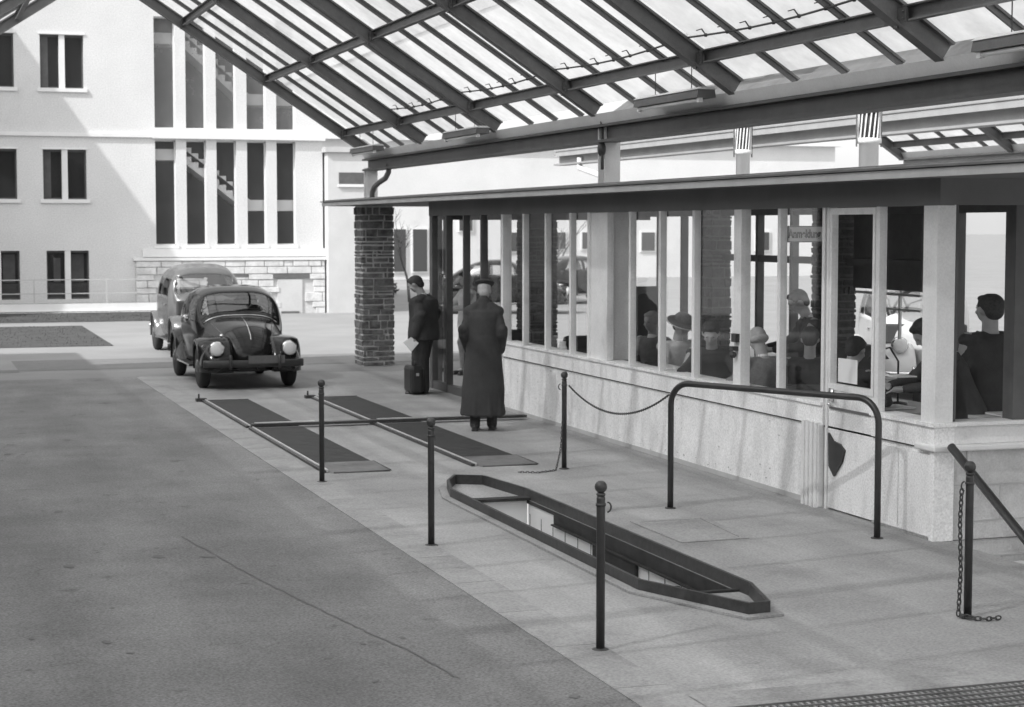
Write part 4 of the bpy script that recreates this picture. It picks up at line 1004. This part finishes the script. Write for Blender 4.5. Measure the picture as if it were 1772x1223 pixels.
def pose(h=1.75, seated=False, lean=0.0, headpitch=0.0, arms=('down','down'), legs=None, seat=0.47):
    k = h/1.75; J = {}
    hipz = 0.93*k if not seated else seat+0.10
    J['hip'] = Vector((0,0,hipz)); sp = Vector((0, math.sin(R(lean)), math.cos(R(lean))))
    J['chest'] = J['hip']+sp*0.40*k; J['neck'] = J['hip']+sp*0.53*k; J['hd'] = R(lean+headpitch)
    J['head'] = J['neck'] + Vector((0, math.sin(J['hd']), math.cos(J['hd'])))*0.185*k + Vector((0,0.015,0))
    for s, n in ((-1,'L'),(1,'R')):
        sh = J['hip']+sp*0.49*k+Vector((s*0.185*k,0,0)); J['sh'+n] = sh; st = arms[0 if s < 0 else 1]
        if st == 'down': el = sh+Vector((s*0.05,-0.02,-0.29))*k; wr = el+Vector((s*0.0,0.06,-0.25))*k
        elif st == 'pocket': el = sh+Vector((s*0.055,-0.07,-0.28))*k; wr = el+Vector((-s*0.035,0.15,-0.19))*k
        elif st == 'hold': el = sh+Vector((s*0.05,-0.01,-0.30))*k; wr = el+Vector((-s*0.02,0.13,-0.19))*k
        elif st == 'fold': el = sh+Vector((s*0.05,0.02,-0.28))*k; wr = el+Vector((-s*0.10,0.21,0.03))*k
        elif st == 'read': el = sh+Vector((s*0.04,0.04,-0.28))*k; wr = el+Vector((-s*0.09,0.20,-0.02))*k
        elif st == 'desk': el = sh+Vector((s*0.08,0.14,-0.25))*k; wr = el+Vector((-s*0.10,0.22,-0.03))*k
        J['el'+n], J['wr'+n] = el, wr
        hp = J['hip']+Vector((s*0.09*k,0,-0.02))
        if seated: kn = hp+Vector((s*0.05,0.42*k,0.02)); an_ = Vector((kn.x, kn.y-0.02, 0.09))
        else:
            off = (legs or (0,0))[0 if s < 0 else 1]; an_ = Vector((s*0.10*k, off, 0.09)); kn = (hp+an_)/2+Vector((0,0.03,0.02))
        J['hp'+n], J['kn'+n], J['an'+n] = hp, kn, an_
    J['k'] = k; J['seated'] = seated; return J
def hand(m, wr, el, s, hold=False, k=1.0):
    d = (wr-el).normalized(); side = Vector((1,0,0)); side = (side - d*side.dot(d)).normalized(); up = side.cross(d).normalized()
    pc = wr + d*0.05*k; caps(m, wr, pc + d*0.035*k, 0.026*k, 0.032*k, 10)
    for i, (o_, L) in enumerate(((-0.024,0.062),(-0.008,0.072),(0.008,0.068),(0.023,0.052))):
        b = pc + d*0.045*k + side*o_*k; curl = 0.9 if hold else 0.35
        p1 = b + (d*math.cos(0.3)-up*math.sin(0.3))*L*0.5*k; p2 = p1 + (d*math.cos(curl)-up*math.sin(curl))*L*0.5*k
        caps(m, b, p1, 0.0095*k, 0.009*k, 8); caps(m, p1, p2, 0.009*k, 0.0078*k, 8)
    b = pc - d*0.005 - side*s*0.026*k; p1 = b + (d*0.6 - side*s*0.55 - up*0.3).normalized()*0.035*k; p2 = p1 + (d*0.85 - side*s*0.1-up*0.3).normalized()*0.028*k
    caps(m, b, p1, 0.013*k, 0.011*k, 8); caps(m, p1, p2, 0.011*k, 0.009*k, 8)
def person(label, loc, rz, J, top='suit', bottom='suit', hair='hair', hat=None, coat=False, held=None, fine=False, group=None, bald=False, shirt=True, wide=1.08, bulk=0.0):
    t = thing('person', label, 'person', (0,0,0), group); k = J['k']; v = 0.0075 if fine else 0.011
    m = MB(); H_ = J['head']; hr = Matrix.Rotation(-J['hd'], 3, 'X')
    def hp_(x, y, z): return H_ + hr @ Vector((x*k, y*k, z*k))
    # head with jaw, nose, brow, lips, ears
    m.ball(hp_(0,-0.012,0.02), 0.077*k, 0.097*k, 0.098*k, 18, hr); m.ball(hp_(0,0.022,-0.045), 0.058*k, 0.066*k, 0.066*k, 16, hr)
    m.ball(hp_(0,0.052,-0.086), 0.026*k, 0.024*k, 0.022*k, 10, hr)
    caps(m, hp_(0,0.088,0.012), hp_(0,0.106,-0.026), 0.009*k, 0.013*k, 8)
    m.ball(hp_(0,0.083,0.026), 0.045*k, 0.014*k, 0.010*k, 10, hr); m.ball(hp_(0,0.082,-0.058), 0.024*k, 0.012*k, 0.008*k, 10, hr)
    for s in (-1, 1):
        m.ball(hp_(s*0.078,-0.005,-0.008), 0.011*k, 0.02*k, 0.032*k, 10, hr); m.ball(hp_(s*0.032,0.074,0.006), 0.013*k, 0.010*k, 0.009*k, 8, hr); m.ball(hp_(s*0.042,0.06,-0.028), 0.022*k, 0.02*k, 0.02*k, 8, hr)
    caps(m, J['neck']-Vector((0,0,0.05)), hp_(0,-0.015,-0.05), 0.058*k, 0.052*k)
    hip, ch, nk = J['hip'], J['chest'], J['neck']
    stack(m, [(hip.x,hip.y,hip.z-0.08*k,0.13*k,0.095*k),(hip.x,hip.y,hip.z+0.02*k,0.155*k,0.11*k),((hip.x+ch.x)/2,(hip.y+ch.y)/2,(hip.z+ch.z)/2,0.13*k,0.095*k),(ch.x,ch.y,ch.z,0.16*k,0.105*k),((ch.x+nk.x)/2,(ch.y+nk.y)/2,(ch.z+nk.z)/2,0.155*k,0.09*k),(nk.x,nk.y,nk.z-0.01,0.07*k,0.055*k)])
    for n in 'LR':
        caps(m, J['sh'+n], J['el'+n], 0.048*k, 0.04*k); caps(m, J['el'+n], J['wr'+n], 0.04*k, 0.027*k); hand(m, J['wr'+n], J['el'+n], -1 if n == 'L' else 1, held is not None, k)
        caps(m, J['hp'+n], J['kn'+n], 0.078*k, 0.052*k); caps(m, J['kn'+n], J['an'+n], 0.05*k, 0.035*k); caps(m, J['an'+n], J['an'+n]+Vector((0,0.12,-0.04)), 0.036*k, 0.03*k)
    fuse('body', m, 'skin', t, v, 3)
    for s in (-1, 1): MB().ball(hp_(s*0.032,0.0835,0.007), 0.0075*k, 0.004, 0.005*k, 8).build('eye', 'hair', t, True)
    # hair
    m = MB()
    if bald:
        m.ball(hp_(0,-0.035,-0.012), 0.086*k, 0.082*k, 0.052*k, 16, hr)
    else:
        m.ball(hp_(0,-0.022,0.034), 0.085*k, 0.098*k, 0.096*k, 18, hr); m.ball(hp_(0,-0.055,-0.02), 0.070*k, 0.055*k, 0.07*k, 14, hr); m.ball(hp_(0,0.035,0.085), 0.062*k, 0.045*k, 0.030*k, 12, hr)
    if not (hat and hat == 'flat' and False): fuse('hair', m, hair, t, 0.009, 1)
    if hat == 'flat':
        m = MB(); m.ball(hp_(0,-0.01,0.092), 0.128*k, 0.145*k, 0.036*k, 20, hr); m.ball(hp_(0,0.10,0.065), 0.080*k, 0.06*k, 0.012*k, 14, hr); m.ball(hp_(0,-0.01,0.065), 0.093*k, 0.112*k, 0.03*k, 18, hr)
        fuse('cap', m, 'suit', t, 0.008, 2)
    elif hat == 'brim':
        m = MB(); m.ball(hp_(0,-0.01,0.085), 0.092*k, 0.108*k, 0.075*k, 20, hr)
        m.loft([[hp_(r_*math.cos(a)*0.9, r_*math.sin(a)-0.01, zz) for a in [2*math.pi*j/28 for j in range(28)]] for r_, zz in ((0.09,0.05),(0.175,0.035),(0.178,0.047),(0.09,0.068))])
        m.build('hat', 'midcloth', t, True)
        m = MB(); m.loft([[hp_(r_*math.cos(a)*0.9, r_*math.sin(a)-0.01, zz) for a in [2*math.pi*j/28 for j in range(28)]] for r_, zz in ((0.10,0.052),(0.185,0.030),(0.187,0.036),(0.10,0.058))]); m.build('hat_brim', 'shirt', t, True)
    # shirt collar
    if shirt:
        m = MB(); caps(m, nk+Vector((0,0.012,-0.03)), nk+Vector((0,0.016,0.004)), 0.060*k, 0.056*k, 16); m.build('collar', 'shirt', t, True)
        m = MB(); caps(m, nk+Vector((0,0.055,-0.03)), ch+Vector((0,0.10*k+bulk,0.02)), 0.016, 0.022, 10); m.build('shirt_front', 'shirt', t, True)
    # trousers
    m = MB()
    for n in 'LR':
        caps(m, J['hp'+n], J['kn'+n], 0.095*k+bulk*.5, 0.076*k+bulk*.5); caps(m, J['kn'+n], J['an'+n]+Vector((0,-0.005,-0.01)), 0.074*k+bulk*.5, 0.066*k+bulk*.5)
        caps(m, J['kn'+n]+Vector((0.01,0.03,0.04)), J['kn'+n]+Vector((-0.01,0.02,-0.10)), 0.06*k, 0.05*k)
    m.ball(hip, 0.165*k, 0.125*k, 0.12*k, 16)
    fuse('trousers', m, bottom, t, v+0.002, 3)
    m = MB()
    for n in 'LR':
        a = J['an'+n]; m2 = MB(); caps(m2, a+Vector((0,-0.03,-0.045)), a+Vector((0,0.17,-0.055)), 0.044, 0.036); m2.ball(a+Vector((0,0.0,-0.02)), 0.048, 0.055, 0.045)
        m2.box(a.x-0.042, a.x+0.042, a.y-0.07, a.y+0.20, 0.0, 0.025); fuse('shoe', m2, 'leather', t, 0.008, 2)
    # jacket or coat
    m = MB(); e = (0.020 if not coat else 0.034) + bulk
    secs = [(hip.x,hip.y,hip.z-0.13*k,0.175*k+e,0.125*k+e),(hip.x,hip.y,hip.z-0.02*k,0.172*k+e,0.125*k+e),(hip.x*.5+ch.x*.5,hip.y*.5+ch.y*.5,hip.z*.5+ch.z*.5,0.145*k+e,0.108*k+e),(ch.x,ch.y,ch.z,0.168*k+e,0.115*k+e),(ch.x*.45+nk.x*.55,ch.y*.45+nk.y*.55,ch.z*.45+nk.z*.55,0.162*k+e,0.10*k+e),(nk.x,nk.y,nk.z-0.012*k,0.085*k+e*.6,0.070*k+e*.5)]
    if coat:
        secs = [(-0.01,-0.03,0.19*k,0.275*k,0.23*k),(0.0,-0.025,0.5*k,0.272*k,0.21*k),(0,-0.015,0.72*k,0.248*k,0.19*k)] + [(a,b,c,d*1.10,e_*1.15) for a,b,c,d,e_ in secs[1:-1]] + secs[-1:]
    if J['seated']: secs = [(hip.x,hip.y,hip.z-0.06*k,0.18*k+e,0.14*k+e)] + secs[1:]
    stack(m, secs, 24)
    for n, s in (('L',-1),('R',1)):
        sh, el, wr = J['sh'+n], J['el'+n], J['wr'+n]; ce = 0.018 if coat else bulk*0.4
        caps(m, sh+Vector((-s*0.03,0,-0.02)), el, 0.062*k+ce*.6, 0.056*k+ce); caps(m, el, wr-(wr-el).normalized()*0.0, 0.056*k+ce, 0.043*k+ce*0.8)
        caps(m, nk+Vector((s*0.05,0,-0.05)), sh+Vector((s*0.005,0,-0.02)), 0.058*k+ce*0.9, 0.062*k+ce*0.4)
        # folds at the elbow and back
        caps(m, el+Vector((s*0.01,-0.02,0.05)), el+Vector((0,0.035,-0.01)), 0.05*k+ce, 0.048*k+ce)
    if coat:
        for a_ in (-1.9,-1.2,-0.6,0.4,1.3,2.4,3.0):
            caps(m, (0.17*math.cos(a_), 0.13*math.sin(a_)-0.01, 0.95*k), (0.265*math.cos(a_+0.05), 0.215*math.sin(a_+0.05)-0.03, 0.21*k), 0.022, 0.038, 8)
        caps(m, nk+Vector((0,-0.02,-0.03)), nk+Vector((0,-0.012,0.055)), 0.095, 0.080); caps(m, nk+Vector((-0.09,-0.03,-0.01)), nk+Vector((-0.17,-0.02,-0.07)), 0.07, 0.08); caps(m, nk+Vector((0.09,-0.03,-0.01)), nk+Vector((0.17,-0.02,-0.07)), 0.07, 0.08)
    fuse('coat' if coat else 'jacket', m, top, t, v+0.003, 3)
    if not coat and not J['seated']:
        m = MB()
        for s in (-1, 1):
            p = [nk+Vector((s*0.06,0.045,0.0)), nk+Vector((s*0.075,0.085*k,-0.07)), ch+Vector((s*0.03,0.128*k,-0.06))]
            m.tube(p, [0.018,0.028,0.010], 8)
        m.build('lapel', top, t, True)
    t.location = (*loc, 0) if len(loc) == 2 else loc; t.rotation_euler.z = rz; t.scale = (wide, wide, 1)
    return t
# facing: local +Y rotated by rz
p1 = person('elderly person in long dark overcoat and flat cap, back to the camera', (6.42, 20.35), R(-25), pose(1.76, lean=3, headpitch=12, arms=('pocket','pocket'), legs=(-0.05,0.06)), 'coat', 'coat', 'greyhair', hat='flat', coat=True, fine=True, wide=0.93)
p2 = person('person in dark suit standing by the open door reading a paper', (7.05, 25.2), R(58), pose(1.70, lean=0, headpitch=30, arms=('down','pocket'), legs=(0.0,0.05)), 'suit', 'suit', 'hair', held=True, fine=True, wide=1.18, bulk=0.05)
bpy.context.view_layer.update()
hw = p2.matrix_world @ (pose(1.70, lean=0, headpitch=30, arms=('down','pocket'))['wrL'] + Vector((-0.04,0.06,-0.12)))
pm = MB()
for dy, sk in ((0.0,0.0),(0.006,0.012)):
    pm.quad((hw.x-0.10+sk,hw.y-0.02+dy,hw.z+0.02),(hw.x+0.02,hw.y-0.03+dy,hw.z-0.10-sk),(hw.x+0.13,hw.y-0.02+dy,hw.z+0.01),(hw.x+0.02,hw.y-0.01+dy,hw.z+0.10))
lay(pm, 'folded_paper', 'paper', 'small white folded paper held by the dark suited reader', 'paper')
bag = thing('briefcase', 'dark bulging briefcase beside the legs of the dark suited reader', 'bag', (6.88,25.05,0.0))
m = MB().box(6.78,6.98,24.92,25.34,0.03,0.42); m.build('bag_body', 'leather', bag, bevel=0.05)
MB().tube([(6.88,25.04,0.41),(6.88,25.06,0.48),(6.88,25.20,0.48),(6.88,25.22,0.41)],0.012).build('handle', 'leather', bag, True)
MB().box(6.86,6.90,24.912,24.92,0.28,0.32).build('clasp', 'brightmetal', bag)
G = 'people inside the hut'
person('standing person with rounded dark hair seen from behind in the corner window', (8.62, 13.2), R(8), pose(1.82, arms=('fold','fold')), 'suit', 'suit', 'hair', group=G, shirt=False, wide=1.22)
person('tall dark clothed person standing behind the seated people under the sign', (9.05, 17.0), R(75), pose(1.76, lean=12, headpitch=18, arms=('desk','desk')), 'suit', 'suit', 'hair', group=G)
def seat_for(x, y, rz, label):
    t = thing('chair', label, 'chair', (0,0,0), 'wooden chairs inside the hut')
    MB().box(-0.21,0.21,-0.20,0.22,0.44,0.47).build('seat', 'wood', t, bevel=0.01); 
    for sx in (-0.19, 0.17):
        for sy in (-0.19, 0.18): MB().box(sx, sx+0.03, sy, sy+0.03, 0.02, 0.44).build('leg', 'wood', t)
    MB().box(-0.20,0.20,-0.235,-0.21,0.62,0.88).box(-0.2,-0.17,-0.235,-0.205,0.44,0.62).box(0.17,0.2,-0.235,-0.205,0.44,0.62).build('backrest', 'wood', t, bevel=0.006)
    t.location = (x, y, 0); t.rotation_euler.z = rz
seated = [
 ('seated balding person in grey jacket right of the thick window post', (7.92, 15.85), R(10), pose(1.76, True, 14, 10, ('desk','desk'), seat=0.52), 'midcloth','suit','greyhair',None,True),
 ('seated dark clothed person close behind the balding one', (8.35, 15.9), R(-30), pose(1.74, True, 10, 10, ('desk','desk'), seat=0.50), 'suit','suit','hair',None,False),
 ('seated person in light jacket and brimmed hat behind the window', (8.12, 18.75), R(-165), pose(1.72, True, 10, 14, ('desk','desk'), seat=0.52), 'lightcloth','midcloth','hair','brim',False),
 ('seated person in striped light clothes left of the brimmed hat wearer', (8.35, 19.75), R(120), pose(1.70, True, 4, 4, ('desk','desk'), seat=0.50), 'midcloth','suit','greyhair',None,False),
 ('dark clothed person bent over the desk left of the thick post', (8.0, 17.35), R(150), pose(1.78, True, 22, 10, ('desk','desk'), seat=0.55), 'suit','suit','hair',None,False),
 ('seated person in dark jacket with white collar near the hut door', (7.98, 14.55), R(-60), pose(1.74, True, 12, 14, ('desk','desk'), seat=0.50), 'suit','suit','hair',None,False)]
for lb, lc, rz, J, tp, bt, hr_, ht, bd in seated:
    person(lb, lc, rz, J, tp, bt, hr_, hat=ht, group=G, bald=bd); seat_for(lc[0], lc[1], rz, 'wooden chair under the ' + lb.replace('seated ', '', 1)[:60].split(' in ')[0].split(' bent')[0].split(' close')[0] + {0:''}.get(0))
person('dark clothed person leaning over a white paper beside the corner post', (8.35, 13.1), R(80), pose(1.72, lean=24, headpitch=20, arms=('desk','desk')), 'suit', 'midcloth', 'hair', group=G)
lay(MB().box(7.66,7.84,13.05,13.25,1.17,1.18), 'paper_sheet', 'paper', 'white paper held by the person leaning beside the corner post', 'paper')
person('person in white shirt standing past the hut door behind the coat wearer', (8.62, 28.2), R(100), pose(1.66, arms=('desk','desk'), headpitch=10), 'lightcloth', 'midcloth', 'hair', group='people past the open door')
person('smaller person with light collar standing farther past the hut door', (8.35, 29.0), R(-90), pose(1.62, arms=('fold','fold'), headpitch=8), 'midcloth', 'suit', 'hair', group='people past the open door')

# ------------------------------------------------------------------ young tree and bushes in the far yard
def tree(label, x, y, hgt, seed, leaves=0):
    rnd = random.Random(seed); t = thing('young_tree', label, 'tree', (x,y,0)); m = MB(); tips = []
    def grow(p, d, L, r_, lev):
        n = 5; pts = [p]; 
        for i in range(n):
            d = (d + Vector((rnd.uniform(-1,1), rnd.uniform(-1,1), rnd.uniform(-0.3,0.6)))*0.16).normalized(); p = p + d*L/n; pts.append(p)
        m.tube(pts, [r_*(1-0.5*i/n) for i in range(n+1)], 6)
        if lev:
            for i in range(rnd.randint(3,4)):
                q = pts[rnd.randint(2,n)]; a = rnd.uniform(0,6.28); grow(q, (d+Vector((math.cos(a),math.sin(a),0.3))*0.8).normalized(), L*0.6, r_*0.5, lev-1)
        tips.append(p)
    grow(Vector((x,y,0)), Vector((0,0,1)), hgt*0.5, hgt*0.016, 3); m.build('trunk', 'bark', t, True)
tree('bare young tree seen between the stone pillar and the hut', 15.2, 56, 3.3, 3)
tree('bare young tree farther right behind the hut glazing', 21.5, 60, 3.4, 9)
def bush(label, x, y, rad, seed):
    rnd = random.Random(seed); t = thing('low_bush', label, 'bush', (x,y,0)); m = MB()
    for i in range(14):
        a = rnd.uniform(0,6.28); m.tube([(x,y,0),(x+rad*.4*math.cos(a),y+rad*.4*math.sin(a),rad*.5),(x+rad*.8*math.cos(a),y+rad*.8*math.sin(a),rad*rnd.uniform(.6,1.1))],0.02,5)
    m.build('stem', 'bark', t)
    m = MB()
    for i in range(900):
        th, ph = rnd.uniform(0,6.28), math.acos(rnd.uniform(0,1)); rr = rad*rnd.uniform(.5,1.0); c = Vector((x+rr*math.cos(th)*math.sin(ph), y+rr*math.sin(th)*math.sin(ph), 0.1+rr*math.cos(ph)*0.8))
        u = Vector((rnd.uniform(-1,1),rnd.uniform(-1,1),rnd.uniform(-1,1))).normalized()*0.10; vv = u.cross(Vector((rnd.uniform(-1,1),rnd.uniform(-1,1),1))).normalized()*0.05
        m.quad(c-u, c+vv, c+u, c-vv)
    m.build('leaves', 'leaf', t)
bush('dark shrub in the sunny yard left of the stone pillar, taller one', 15.2, 62.5, 1.3, 1)
bush('dark shrub in the sunny yard just beside the stone pillar, lower one', 14.9, 60.0, 0.8, 2)
